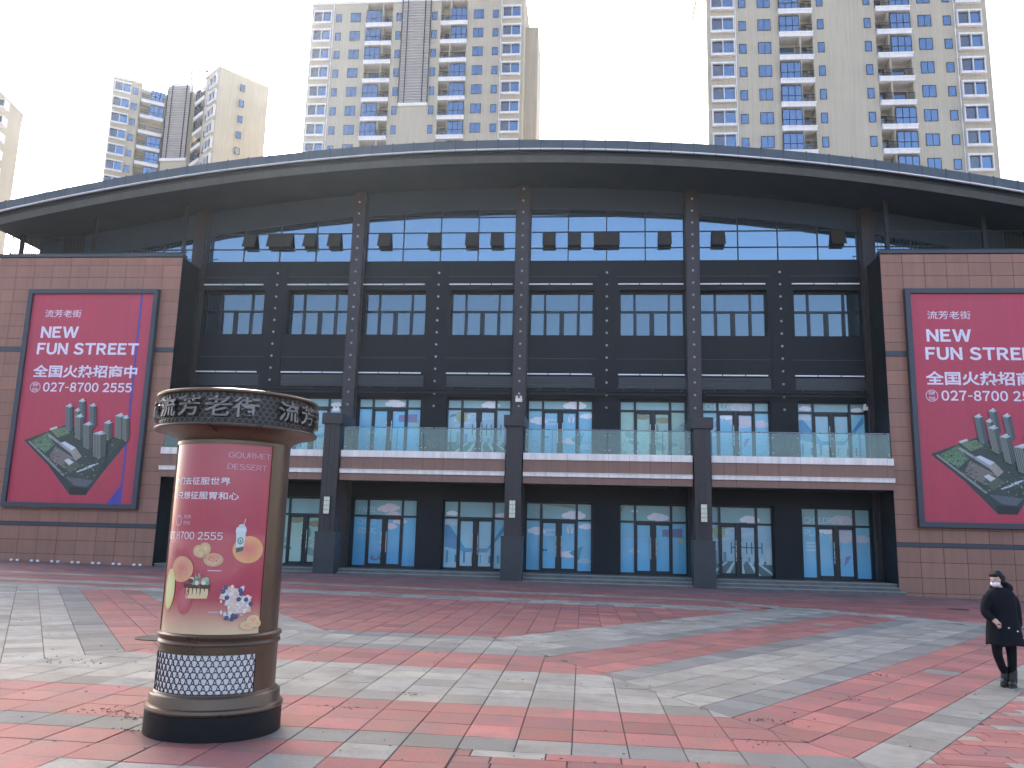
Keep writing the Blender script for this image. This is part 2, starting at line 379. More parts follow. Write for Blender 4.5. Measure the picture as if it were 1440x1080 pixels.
# outer running bond and front strip
def bond(hs,y0,y1,xa,xb,lw=.66,rh=.22):
    r=0; y=y0
    while y<y1:
        o=rt.uniform(0,lw); x=xa-o
        while x<xb:
            p=clip([(x,y),(x+lw,y),(x+lw,y+rh),(x,y+rh)],hs)
            if p: addtile(p,RED if rt.random()<.74 else LGR)
            x+=lw
        y+=rh; r+=1
bond([(0,1,7.94),(-1,0,1.1)],6.18,7.94,-1.1,3.4)
bond([(-1,.68,-.69-XC),(0,-1,-6.1)],6.18,24,.9,22)
for j in range(4):
    r1=7.94-j*.515
    for i in range(90):
        x=x00+i*s
        p=clip([(x,r1-.515),(x+s,r1-.515),(x+s,r1),(x,r1)],[(1,0,-1.1)])
        if p and x>-8: addtile(p,RED if rt.random()<.6 else LGR)
# far field towards the building
for j in range(28):
    r0=24.4+j*.52
    for i in range(75):
        x=-36+i*.8+(j%2)*.4
        if r0<26.3 and -17<x<13 : hs=[(0,-1,-26.4)]
        q=[(x,r0),(x+.8,r0),(x+.8,r0+.52),(x,r0+.52)]
        xm=x+.4; ym=r0+.26
        inC=abs(xm-XC)<.68*ym-9.6 and ym<26.4
        inR=xm-.68*ym>-12.9 and xm-.68*ym<-2.61 and .63*xm+.777*ym<.63*5.4+.777*28.5 and ym<30.2
        if inC or inR or (xm-.68*ym>=-2.61 and ym<24.4): continue
        edge=.63*xm+.777*ym-(.63*5.4+.777*28.5)
        c=RED
        if xm>5 and 0<edge<1.1: c=LGR
        elif -30<xm<=5 and (26.4<ym<27.4 or 30.2<ym<31.3): c=LGR
        elif xm<-12 and ym<25.3: c=LGR
        elif ym>33: c=(.25,.125,.115)
        addtile(q,c)
def tile_mb(poly,col,mb):
    cx=sum(p[0] for p in poly)/len(poly); cy=sum(p[1] for p in poly)/len(poly); n=len(poly)
    dz=rt.uniform(-.0022,.0022); tx=rt.uniform(-.004,.004); ty=rt.uniform(-.004,.004)
    def ins(dd):
        o=[]
        for x,y in poly:
            l=math.hypot(x-cx,y-cy) or 1; k=max(.3,1-dd*1.4/l); o.append((cx+(x-cx)*k,cy+(y-cy)*k))
        return o
    a=ins(.0055); b=ins(.012)
    V=[(x,y,zg(x)-.02) for x,y in a]+[(x,y,zg(x)+dz-.003+tx*(x-cx)+ty*(y-cy)) for x,y in a]+[(x,y,zg(x)+dz+tx*(x-cx)+ty*(y-cy)) for x,y in b]
    F=[tuple(range(2*n,3*n))]+[(i,(i+1)%n,n+(i+1)%n,n+i) for i in range(n)]+[(n+i,n+(i+1)%n,2*n+(i+1)%n,2*n+i) for i in range(n)]
    mb.add(V,F,col)
def vis(poly):
    cx=sum(p[0] for p in poly)/len(poly); cy=sum(p[1] for p in poly)/len(poly)
    if cy<6.5 or not (-.78*cy+.6<cx<.53*cy+.2): return 0
    if abs(cx+3.49+(cy-8.2)*.42)<.6 and 8.2<cy<12: return 0
    return 1/cy**3
def norm(poly):
    A=sum(poly[i][0]*poly[(i+1)%len(poly)][1]-poly[(i+1)%len(poly)][0]*poly[i][1] for i in range(len(poly)))
    return poly if A>0 else poly[::-1]
tiles=[(norm(p),c) for p,c in tiles]
tiles.sort(key=lambda t:-vis(t[0]))
plaza=MB().add([(-36,6,zg(-36)-.013),(24,6,zg(24)-.013),(24,38.9,zg(24)-.013),(-36,38.9,zg(-36)-.013)],[(0,1,2,3)]).build('plaza_pavement',K['joint'])
tag(plaza,'plaza paving of red and grey stone tiles in diagonal stripes',None,None,'structure')
for p,c in tiles[:300]:
    m=MB(); tile_mb(p,c,m); m.build('paving_tile',K['pave'],plaza)
m=MB()
for p,c in tiles[300:]: tile_mb(p,c,m)
tag(m.build('paving_field',K['pave'],plaza),kind='stuff')

# ================================================================== BUILDING
B=empty('commercial_building',(XC,41.3,.3),'long dark shopping building with curved roof, blue windows and terracotta wings','building')
COLX=[-20.45,-11.85,-3.2,5.4,14.0]
WIN=[]
for c in COLX[:4]: WIN+=[(c+.40,c+3.68),(c+4.97,c+8.24)]
YW=41.3
ztop=lambda X:20.81-(X+3.7)**2/224
zgl=lambda X:18.92-(X+3.3)**2/203
ZB=[(.38,3.76,2.89),(5.9,8.85,8.32),(12.1,14.48,13.43)]       # openings: bottom, top, transom
# main wall with openings
m=MB()
xs_=[-20.32]+[v for w_ in WIN for v in w_]+[13.88]
for (z0,z1,_) in ZB:
    for a,b in zip(xs_[0::2],xs_[1::2]): m.box(a,b,YW,42.0,z0,z1)
for z0,z1 in ((3.76,5.9),(8.85,12.1),(14.48,16.05)): m.box(-20.32,13.88,YW,42.0,z0,z1)
m.box(-20.32,13.88,42.0,55,-.3,16.0)
m.build('main_wall',K['wall'],B)
# head wall above the arched glass, running behind the terraces too
m=MB(); N_=70; xa,xb=-29.6,22.9
for i in range(N_):
    x0=xa+(xb-xa)*i/N_; x1=xa+(xb-xa)*(i+1)/N_
    a0=max(zgl(x0),15.5) if -26.2<x0<19.8 else 15.5; a1=max(zgl(x1),15.5) if -26.2<x1<19.8 else 15.5
    m.prism_y([(x0,a0),(x1,a1),(x1,ztop(x1)-.74),(x0,ztop(x0)-.74)],YW+.02,42.0)
m.build('head_wall',K['soffit'],B)
# thin panel joints of the dark cladding: raised cover strips
m=MB()
for z in (4.9,9.4,10.9,15.2): m.box(-20.3,13.86,YW-.012,YW,z-.012,z+.012)
m.build('cladding_joint',K['base'],B)

# columns with rows of small lamps
def dome(r):
    q=MB(); q.lathe([(r,0),(r*.95,r*.3),(r*.6,r*.6),(.004,r*.7)],n=10)
    q.v=[(x,-z,y) for x,y,z in q.v]; return q
stud_me=dome(.062).mesh('spot_lamp',K['stud'],smooth=True)
for ci,c in enumerate(COLX):
    q=MB(); zt=ztop(c)-.75
    q.box(c-.31,c+.31,40.92,YW+.05,.38,zt); q.box(c-.36,c-.31,41.05,YW+.05,.38,zt); q.box(c+.31,c+.36,41.05,YW+.05,.38,zt)
    u=q.build('upper_column',K['col'],B)
    z=19.82 if 0<ci<4 else 18.3
    while z>8.0 and 0<ci<4:
        link('spot_lamp',stud_me,u,Vector((c,40.915,z))-WO[u]); z-=.635
for c in COLX[:4]:
    a,b=c+3.68,c+4.97; q=MB(); q.box(a+.16,b-.16,YW-.03,YW+.03,8.3,15.75); u=q.build('pilaster',K['wall'],B); z=15.4
    while z>8.4:
        link('spot_lamp',stud_me,u,Vector(((a+b)/2,YW-.033,z))-WO[u]); z-=.635
for c in COLX[1:4]:
    q=MB(); zb=zg(c)
    q.box(c-.375,c+.375,38.62,39.4,2.0,7.12)
    for dx in (-.13,.13): q.box(c+dx-.03,c+dx+.03,38.60,38.63,2.02,7.1)
    q.box(c-.375,c-.33,38.605,38.63,2.02,7.1); q.box(c+.33,c+.375,38.605,38.63,2.02,7.1)
    u=q.build('porch_column',K['col'],B)
    MB().box(c-.485,c+.485,38.52,39.5,zb-.05,2.0).build('column_base',K['base'],u,bevel=.012)
    MB().box(c-.50,c+.50,38.5,39.5,1.97,2.05).build('base_moulding',K['base'],u)
    MB().box(c-.49,c+.49,38.5,40.93,7.08,7.6).build('column_cap',K['col'],u,bevel=.012)

# shopfronts and windows
def opening(x0,x1,z0,z1,zt,kind,y):
    """frame mesh with mullions, panes as sub-parts; returns the frame object and its pane rectangles"""
    W=x1-x0; f=MB(); t=.075; rect=[]
    f.box(x0,x1,y-.05,y+.09,z1-.09,z1); f.box(x0,x1,y-.05,y+.09,z0,z0+.10)
    f.box(x0,x0+t,y-.05,y+.09,z0,z1); f.box(x1-t,x1,y-.05,y+.09,z0,z1)
    f.box(x0,x1,y-.055,y+.09,zt-.05,zt+.05)
    a=x0+.235*W; b=x1-.235*W; c=(x0+x1)/2
    for xx in (a,b):
        f.box(xx-.055,xx+.055,y-.06,y+.09,z0,z1)
    cm=.075 if kind!='door' else .10
    f.box(c-cm,c+cm,y-.06,y+.09,z0,zt)
    if kind=='door':
        for l,r in ((a+.055,c-.10),(c+.10,b-.055)):
            f.box(l,l+.05,y-.03,y+.09,z0,zt); f.box(r-.05,r,y-.03,y+.09,z0,zt); f.box(l,r,y-.03,y+.09,zt-.16,zt-.05); f.box(l,r,y-.03,y+.09,z0+.1,z0+.19)
    else:
        for l,r in ((a+.055,c-.075),(c+.075,b-.055)):
            f.box(l,l+.045,y-.03,y+.09,z0,zt); f.box(r-.045,r,y-.03,y+.09,z0,zt)
    fr=f.build('shopfront' if kind=='door' else 'window',K['frame'],B)
    for (l,r) in ((x0+t,a-.055),(a+.055,b-.055),(b+.055,x1-t)): rect.append((l,r,zt+.05,z1-.09))
    for (l,r) in ((x0+t,a-.055),(a+.055,c-cm),(c+cm,b-.055),(b+.055,x1-t)): rect.append((l,r,z0+.10,zt-.05))
    return fr,rect
rp=random.Random(11)
def panes(fr,rect,mt,y,tilt=.004):
    for (l,r,b,t) in rect:
        q=MB(); e=[rp.uniform(-tilt,tilt) for _ in range(3)]
        q.add([(l,y+e[0],b),(r,y+e[1],b),(r,y+e[1]+e[2],t),(l,y+e[0]+e[2],t),(l,y+.02,b),(r,y+.02,b),(r,y+.02,t),(l,y+.02,t)],
              [(0,1,2,3),(4,7,6,5),(0,4,5,1),(1,5,6,2),(2,6,7,3),(3,7,4,0)]); q.build('pane',mt,fr)
CYAN=(.30,.60,.70); SKY=(.20,.56,.76); DEEP=(.09,.38,.66); WHT=(.86,.84,.88); PNK=(.82,.68,.72); GRN=(.22,.42,.30); TEAL=(.06,.26,.32)
def film(fr,rect,x0,x1,z0,z1,zt,style,y):
    q=Print(lambda u,v,l:(u,y-l,v),.00012,.002); W=x1-x0; cx=(x0+x1)/2; rr=random.Random(style*7+3)
    top=(.25,.44,.46); 
    pal={0:(SKY,DEEP),1:((.24,.57,.74),(.13,.47,.72)),2:((.28,.60,.74),(.28,.58,.70)),3:((.22,.58,.77),(.11,.45,.70)),4:((.34,.54,.42),(.44,.62,.56)),5:((.38,.60,.72),(.22,.42,.48)),6:((.28,.58,.71),(.15,.50,.76))}[style]
    for k,(l,r,b,t) in enumerate(rect):
        if k<3: q.grid(l-.03,r+.03,b-.03,t+.03,lambda i,j:tuple(top[c]*(1+.18*(1-j)) for c in range(3)),1,2,.0015)
        else: q.grid(l-.03,r+.03,b-.03,t+.03,lambda i,j:tuple(pal[1][c]+(pal[0][c]-pal[1][c])*j for c in range(3)),1,5,.0015)
    H=zt-z0
    if style==0:      # balloons and the lettering of the family shop
        for (u,v,sz) in ((-.02,.35,.30),(.28,.42,.34),(.42,.05,.30),(.30,-.5,.26),(.75,-.25,.26)): q.cloud(cx+u,zt+v,sz,PNK,rr)
        for i,(tx,zz) in enumerate((('FAMILY',zt+.18),('CHILD',zt-.42),('EDUC',zt-.86))): q.text(tx,x0+.28,zz,(1.1,.90,.95)[i],.27,(.62,.78,.82),-.005)
        for i in range(9): q.poly([(x0+1.05+.05*i,z0+.4),(x0+1.06+.05*i,z0+.4),(x0+1.0+.07*i,z0+.4+rr.uniform(.1,.3)),(x0+.99+.07*i,z0+.4)],(.06,.06,.09))
        q.ell(x0+1.2,z0+.38,.16,.05,(.35,.08,.12))
    elif style==1:    # clouds, small balloon, heart
        q.cloud(x0+.6,zt-.55,.34,WHT,rr); q.cloud(cx+.75,zt+.22,.42,WHT,rr); q.cloud(x1-.3,zt-.3,.25,WHT,rr)
        for i in range(2): q.grid(cx-.72,cx-.2,zt-.55-.22*i,zt-.43-.22*i,lambda a,b:(.50,.62,.72),1,1)
        q.ell(cx+.55,zt-.45,.16,.22,(.70,.74,.80))
        for i in (-1,0,1): q.poly([(cx+.55+.07*i-.012,zt-.27),(cx+.55+.07*i+.012,zt-.27),(cx+.56+.02*i,zt-.72),(cx+.545+.02*i,zt-.72)],(.10,.16,.3))
        q.cloud(cx+.45,z0+.85,.30,PNK,rr); q.poly([(cx+.5,z0+.95),(cx+1.2,z0+1.3),(cx+1.0,z0+.6)],(.05,.32,.42)); q.cloud(x1-.35,z0+.55,.26,(.36,.58,.66),rr)
        q.ell(cx-.75,z0+1.05,.05,.05,(.03,.03,.05)); q.ell(cx-.62,z0+1.05,.05,.05,(.03,.03,.05))
    elif style==2:    # bright blue hall drawn in perspective
        q.poly([(x0+.1,zt-.1),(cx-.5,z0+1.05),(cx+.6,z0+1.05),(x1-.1,zt-.1),(x1-.1,zt-.45),(cx+.55,z0+.85),(cx-.45,z0+.85),(x0+.1,z0+1.1)],(.07,.30,.52))
        q.poly([(cx-.45,z0+.85),(cx+.55,z0+.85),(x1-.1,z0+.15),(x0+.1,z0+.15)],(.42,.62,.68))
        q.poly([(cx-.4,z0+1.2),(cx+.5,z0+1.2),(cx+1.1,zt-.08),(cx-1.0,zt-.08)],(.36,.60,.68))
        for i in range(7):
            u=x0+.2+i*.42; q.grid(u,u+rr.uniform(.04,.12),z0+.35,z0+.6+rr.uniform(0,.4),lambda a,b:(.06,.22,.40),1,1)
        q.cloud(x0+.45,zt+.2,.22,WHT,rr); q.cloud(x1-.4,zt+.15,.22,WHT,rr); q.cloud(x0+.4,zt-.25,.3,(.55,.62,.68),rr)
    elif style==3:    # open sky with a banner
        q.cloud(cx+.25,zt+.22,.36,WHT,rr); q.cloud(x0+.75,zt+.5,.12,WHT,rr); q.cloud(cx-.9,z0+1.1,.2,(.34,.58,.68),rr); q.cloud(cx+.1,zt-.15,.2,(.5,.64,.7),rr)
        q.poly([(cx+.45,zt-.35),(cx+1.4,zt-.28),(cx+1.4,zt-.72),(cx+.45,zt-.68)],(.22,.20,.38)); q.poly([(cx+1.1,zt-.75),(cx+1.5,zt-.85),(cx+1.4,zt-1.05)],(.50,.55,.2))
        for i in range(3): q.grid(x0+.2,x0+1.4,zt-.5-.18*i,zt-.42-.18*i,lambda a,b:(.30,.52,.66),1,1)
    elif style==4:    # green garden with hats and hills
        for i in range(16):
            u=rr.uniform(x0+.1,x1-.1); v=rr.uniform(z0+.2,zt-.3); q.ell(u,v,rr.uniform(.15,.45),rr.uniform(.1,.3),rr.choice([(.15,.33,.24),(.30,.48,.40),(.36,.52,.50),(.45,.58,.52),(.20,.36,.34)]),None,12,rr.uniform(-.5,.5))
        q.ell(cx-.5,zt-.3,.34,.14,(.26,.26,.16)); q.ell(cx+.5,zt-.45,.42,.16,(.28,.26,.15))
        q.ring(cx,z0+.5,.9,.04,(.50,.62,.60))
    elif style==5:    # street scene with white streaks
        for i in range(12):
            u=rr.uniform(x0,x1-.9); v=rr.uniform(zt-1.0,zt-.15); q.poly([(u,v),(u+.9,v+.18),(u+.95,v+.30),(u+.1,v+.14)],rr.choice([(.52,.60,.66),(.60,.64,.70),(.12,.30,.40),(.10,.24,.36)]))
        q.ell(x0+.75,zt-.4,.3,.3,(.36,.46,.24)); q.grid(x0+.08,x1-.08,z0+.1,z0+.75,lambda a,b:(.07,.16,.17),1,1)
        for i in range(10):
            u=rr.uniform(x0+.1,x1-.3); q.grid(u,u+rr.uniform(.1,.3),z0+.62,z0+.8+rr.uniform(.1,.75),lambda a,b,cc=rr.choice([(.30,.48,.56),(.42,.56,.62),(.10,.24,.34)]):cc,1,1)
        for i in range(5): q.poly([(cx-.6+.35*i,z0+.72),(cx-.5+.35*i,z0+.72),(cx-1.2+.75*i,z0+.1),(cx-1.42+.75*i,z0+.1)],(.50,.60,.58))
        for k in range(7): q.grid(cx-.35+.24*k,cx-.30+.24*k,z0+1.1,z0+1.65,lambda a,b:(.03,.06,.12),1,1)
        q.grid(cx-.35,cx+1.1,z0+1.38,z0+1.43,lambda a,b:(.03,.06,.12),1,1); q.cloud(cx+.6,zt+.2,.34,WHT,rr)
    else:             # cumulus over the lettering of the play room
        q.cloud(cx+.35,zt+.25,.46,(.55,.55,.60),rr); q.cloud(x1-.5,zt-.6,.36,(.62,.62,.68),rr); q.cloud(cx+.4,zt-.5,.5,(.60,.56,.62),rr); q.cloud(cx-.4,zt-.25,.28,WHT,rr)
        for i in range(3): q.grid(x0+.25,x0+.72,zt-.85-.17*i,zt-.76-.17*i,lambda a,b:(.52,.68,.76),1,1)
        q.poly([(cx+.35,z0+.6),(cx+.7,z0+1.15),(cx+.42,z0+1.1)],(.16,.20,.45))
        q.text('CHILDREN',x0+.2,zt+.12,1.75,.29,(.66,.78,.82),-.006); q.text('PLAY',x0+.2,zt-.48,.9,.29,(.66,.80,.86),-.006)
    q.mb.build('window_film',K['print'],fr)
def handles(fr,cx,z0,y):
    for s_ in (-1,1):
        q=MB(); x=cx+s_*.13; q.tube([(x,y-.13,z0+.75),(x,y-.13,z0+1.75)],.022,8); q.tube([(x,y-.13,z0+.85),(x,y-.03,z0+.85)],.014,6); q.tube([(x,y-.13,z0+1.65),(x,y-.03,z0+1.65)],.014,6)
        q.build('door_handle',K['steel'],fr)
GST=[4,4,0,2,1,3,5,6]; FST=[4,2,3,5,1,4,6,2]
for i,(a,b) in enumerate(WIN):
    for lv,(z0,z1,zt) in enumerate(ZB):
        kind='door' if lv<2 else 'win'; y=YW+.42 if lv!=1 else YW+.30
        fr,rect=opening(a,b,z0,z1,zt,kind,y)
        panes(fr,rect,K['glass'],y+.02)
        if lv<2:
            st=(GST if lv==0 else FST)[i]
            film(fr,rect,a,b,z0,z1,zt,st if not(lv==1 and st==0) else 3,y+.016); handles(fr,(a+b)/2,z0,y-.03)
    for zz in (14.77,10.09):
        for k in range(3):
            l=a-.10+k*(b-a+.05)/3; MB().box(l+.02,l+(b-a+.05)/3-.035,YW-.10,YW-.03,zz-.028,zz+.028).build('light_bar',K['led'],B)
    q=MB()
    for k in range(9): q.box(a-.05,b+.05,YW-.06+(k%2)*.025,YW+.01,9.42+k*.062,9.42+k*.062+.05)
    q.build('shutter_box',K['base'],B)
for c in COLX[:4]:
    q=MB(); q.tube([(c+.45,40.75,9.13),(c+8.2,40.75,9.13)],.05,10); q.box(c+.5,c+8.15,40.80,40.86,9.0,9.09)
    for k in range(6):
        x=c+.8+k*1.4; q.box(x-.03,x+.03,40.7,YW,9.14,9.20); q.tube([(x,40.75,9.13),(x+.25,YW,9.36)],.02,6)
    q.build('awning_roller',K['black'],B)

# arched clerestory
VENTS=[-17.95,-16.56,-15.86,-14.49,-13.2,-10.46,-7.85,-5.83,-4.52,-1.9,-.58,.72,1.40,4.06,6.74,12.84]
def arcpane(x0,x1,z0,z1,y,parent,mt,name='pane'):
    n=4; top=[]
    for i in range(n+1):
        x=x1+(x0-x1)*i/n; top.append((x,min(z1,zgl(x)-.02)))
    if max(t[1] for t in top)<=z0+.05: return
    top=[(x,max(z,z0+.005)) for x,z in top]; e=[rp.uniform(-.007,.007) for _ in range(3)]
    q=MB(); q.prism_y([(x0,z0),(x1,z0)]+top,y,y+.03); q.v=[(x,yy+e[0]*(x-x0)+e[1]*(z-z0)/2,z) for x,yy,z in q.v]; q.build(name,mt,parent)
ZR=[16.05,16.76,17.63,18.48,19.2]
bays=[(COLX[i]+.36,COLX[i+1]-.36) for i in range(4)]+[(-26.2,-20.8),(14.4,19.8)]
for bi,(xa,xb) in enumerate(bays):
    f=MB(); n=4 if bi<4 else 3; yy=YW+.12; zl=16.05 if bi<4 else 15.6
    X=[xa+(xb-xa)*k/n for k in range(n+1)]
    for x in X:
        xc=min(max(x,xa+.03),xb-.03); f.box(xc-.028,xc+.028,yy-.05,yy+.06,zl,max(zl+.1,zgl(xc)))
    for z in ZR[:4]:
        lo=[x for x in [xa+(xb-xa)*t/60 for t in range(61)] if zgl(x)>z]
        if len(lo)>1: f.box(min(lo),max(lo),yy-.045,yy+.06,z-.025,z+.025)
    fr=f.build('clerestory_window',K['frame'],B)
    for k in range(n):
        rows=list(zip(ZR[:-1],ZR[1:])) if bi<4 else [(15.6,16.76)]+list(zip(ZR[1:-1],ZR[2:]))
        for z0,z1 in rows:
            if abs(z0-16.76)<.01 and bi<4:
                xm=(X[k]+X[k+1])/2; g3=[X[k],X[k]+(X[k+1]-X[k])/3,X[k]+2*(X[k+1]-X[k])/3,X[k+1]]
                for u0,u1 in zip(g3[:-1],g3[1:]):
                    mid=(u0+u1)/2; v=[c for c in VENTS if abs(c-mid)<.34]
                    if v:
                        w_=.335; q=MB(); t=R(22); hgt=.86
                        zt_=17.60; q.add([(mid-w_,yy-.06,zt_),(mid+w_,yy-.06,zt_),(mid+w_,yy-.06-hgt*math.sin(t),zt_-hgt*math.cos(t)),(mid-w_,yy-.06-hgt*math.sin(t),zt_-hgt*math.cos(t))],[(3,2,1,0)])
                        q.v+=[(x,y-.045,z-.015) for x,y,z in q.v]; q.f+=[(4,5,6,7),(0,1,5,4),(1,2,6,5),(2,3,7,6),(3,0,4,7)]; q.c+=[None]*5; q.m+=[0]*5
                        q.build('vent_sash',K['vent'],fr); MB().box(mid-w_,mid+w_,yy+.03,yy+.05,16.78,17.61).build('vent_opening',K['black'],fr)
                    else: arcpane(u0,u1,z0,z1,yy,fr,K['glass_hi'])
                    
            else: arcpane(X[k],X[k+1],z0,z1,yy,fr,K['glass_hi'])

# balcony bands
bx=[(-20.29,COLX[1]-.42),(COLX[1]+.42,COLX[2]-.42),(COLX[2]+.42,COLX[3]-.42),(COLX[3]+.42,13.85)]
for k,(a,b) in enumerate(bx):
    bal=MB().box(a,b,38.92,YW+.01,4.5,5.84).build('balcony',K['soffit'],B)
    pos=[a]; wd=[.55,.55]; x=a
    for w_ in wd: x+=w_; pos.append(x)
    while x+.95<b-.2: x+=.95; pos.append(x)
    pos.append(b)
    for l,r in zip(pos[:-1],pos[1:]):
        gp=.006
        MB().box(l+gp,r-gp,38.80,38.93,5.56,5.87).build('ledge_panel',K['white'],bal)
        MB().box(l+gp,r-gp,38.86,38.93,4.985,5.55).build('fascia_panel',K['brown'],bal)
        MB().box(l+gp,r-gp,38.76,38.93,4.79,4.945).build('ledge_panel',K['white'],bal)
    MB().box(a,b,38.73,38.93,4.95,4.98).build('ledge_nosing',K['white'],bal)
    p2=[a]+pos[1:-1][1::2]+[b]
    for l,r in zip(p2[:-1],p2[1:]): MB().box(l+.006,r-.006,38.84,38.93,4.46,4.78).build('fascia_panel',K['brown'],bal)
    # glass railing
    q=MB(); q.tube([(a+.05,39.0,7.0),(b-.05,39.0,7.0)],.022,8); rl=q.build('glass_railing',K['steel'],B)
    n=6; st=(b-a-.1)/n
    for i in range(n):
        l=a+.05+i*st; MB().box(l+.012,l+st-.012,38.99,39.005,5.88,6.97).build('glass_pane',K['rail'],rl)
        for xx in (l+.10,l+st-.10):
            for zz in (6.05,6.75):
                d_=dome(.03); d_.v=[(x+xx,y+38.985,z+zz) for x,y,z in d_.v]; d_.build('glass_clamp',K['steel'],rl)
    for i in range(n+1):
        x=a+.05+i*st; MB().box(x-.008,x+.008,39.03,39.06,5.87,7.0).build('rail_post',K['black'],rl)

# steps
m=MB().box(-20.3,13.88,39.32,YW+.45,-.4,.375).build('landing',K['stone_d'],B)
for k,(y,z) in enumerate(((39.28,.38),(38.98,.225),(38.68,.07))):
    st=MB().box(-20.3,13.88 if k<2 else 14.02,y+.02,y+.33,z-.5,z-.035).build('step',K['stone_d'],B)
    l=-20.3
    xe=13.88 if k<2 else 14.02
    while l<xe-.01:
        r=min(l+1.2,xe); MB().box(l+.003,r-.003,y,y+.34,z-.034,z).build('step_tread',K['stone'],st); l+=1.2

# wings
rw=random.Random(5)
def wing(xa,xb,label,inner):
    wl=MB().box(xa,xb,39.13,48,-.6,15.56).build('wing_wall',K['wall'],B); wl['label']=label
    gp=.009
    rows=[]; z=15.55
    for hgt in [.42]: rows.append((z-hgt,z)); z-=hgt
    while z-.64>10.86: rows.append((z-.64,z)); z-=.64
    rows.append((10.86,z)); z=10.62
    while z-.655>2.19: rows.append((z-.655,z)); z-=.655
    rows.append((2.19,z)); z=2.0
    while z>-.35: rows.append((z-.66,z)); z-=.66
    n=int(round((xb-xa)/.99)); w_=(xb-xa)/n
    blx=(-27.9,-21.45) if xa<0 else (15.0,21.45)
    for (z0,z1) in rows:
        if z1-z0<.05: continue
        off=0
        for i in range(n):
            l=xa+i*w_; r=l+w_
            if l>blx[0] and r<blx[1] and z0>3.1 and z1<13.55: continue
            k=rw.gauss(1,.045); col=(.325*k,.150*k,.100*k)
            MB().box(l+gp,r-gp,39.10,39.135,z0+gp,z1-gp,col).build('cladding_panel',K['clad'],wl)
    for z0,z1 in ((10.63,10.85),(2.01,2.18)): MB().box(xa,xb+(.0),39.06,39.14,z0,z1).build('belt_course',K['belt'],wl)
    MB().box(xa-.05,xb+.05,39.02,39.5,15.57,15.74).build('coping',K['belt'],wl)
    # terrace railing
    q=MB(); x=xa+.1
    while x<xb-.05: q.box(x-.010,x+.010,39.60,39.62,15.7,16.85); x+=.17
    for zz in (15.98,16.86): q.box(xa+.05,xb-.05,39.595,39.63,zz-.02,zz+.02)
    xo=xa+.08 if inner>0 else xb-.08; y=39.7
    while y<47.5: q.box(xo-.012,xo+.012,y-.012,y+.012,15.85,16.85); y+=.16
    for zz in (15.98,16.86): q.box(xo-.02,xo+.02,39.6,47.5,zz-.02,zz+.02)
    rl=q.build('terrace_railing',K['black'],B)
    for px in ((xa+.55,-25.6,-20.7) if xa<0 else (14.5,19.0,xb-.55)): MB().box(px-.09,px+.09,39.75,39.93,15.5,ztop(px)-.75).build('terrace_post',K['black'],B)
    dx=-28.2 if xa<0 else 20.6
    MB().box(dx,dx+1.2,YW-.04,YW+.02,15.6,17.9).build('terrace_door',K['black'],B)
wing(-30.1,-20.3,'terracotta tiled wing at the left end of the facade',1)
wing(13.86,23.76,'terracotta tiled wing at the right end of the facade',-1)

# roof
prof=[(37.58,.03),(37.58,-.41),(37.88,-.45),(37.90,-.57),(38.02,-.88),(38.2,-.88),(38.22,-.80),(41.6,-.74),(55.5,-.74),(56,0.03)]
m=MB(); n=72; xa,xb=-30.05,23.65; k=len(prof)
for i in range(n+1):
    x=xa+(xb-xa)*i/n
    for y,dz in prof: m.v.append((x,y,ztop(x)+dz))
for i in range(n):
    for j in range(k):
        a=i*k+j; b=i*k+(j+1)%k; m.f.append((a,a+k,b+k,b)); m.c.append(None); m.m.append(1 if j in(3,) else 0)
for e in (0,n):
    f=tuple(e*k+j for j in range(k)); m.f.append(f if e==0 else f[::-1]); m.c.append(None); m.m.append(0)
roof=m.build('roof',[K['soffit'],K['fascia']],B)
x=-30.05
while x<23.6:
    x1=min(x+1.033,23.65); g_=.007
    q=MB(); q.prism_y([(x+g_,ztop(x)-.395),(x1-g_,ztop(x1)-.395),(x1-g_,ztop(x1)+.05),(x+g_,ztop(x)+.05)],37.50,37.575); q.build('roof_fascia_panel',K['fascia'],roof)
    q=MB(); q.prism_y([(x+.012,ztop(x)-.455),(x1-.012,ztop(x1)-.455),(x1-.012,ztop(x1)-.405),(x+.012,ztop(x)-.405)],37.46,37.57); q.build('light_strip',K['led'],roof)
    MB().box(x-.03,x+.03,37.49,37.6,ztop(x)-.40,ztop(x)+.09).build('fascia_joint_cover',K['belt'],roof)
    x=x1

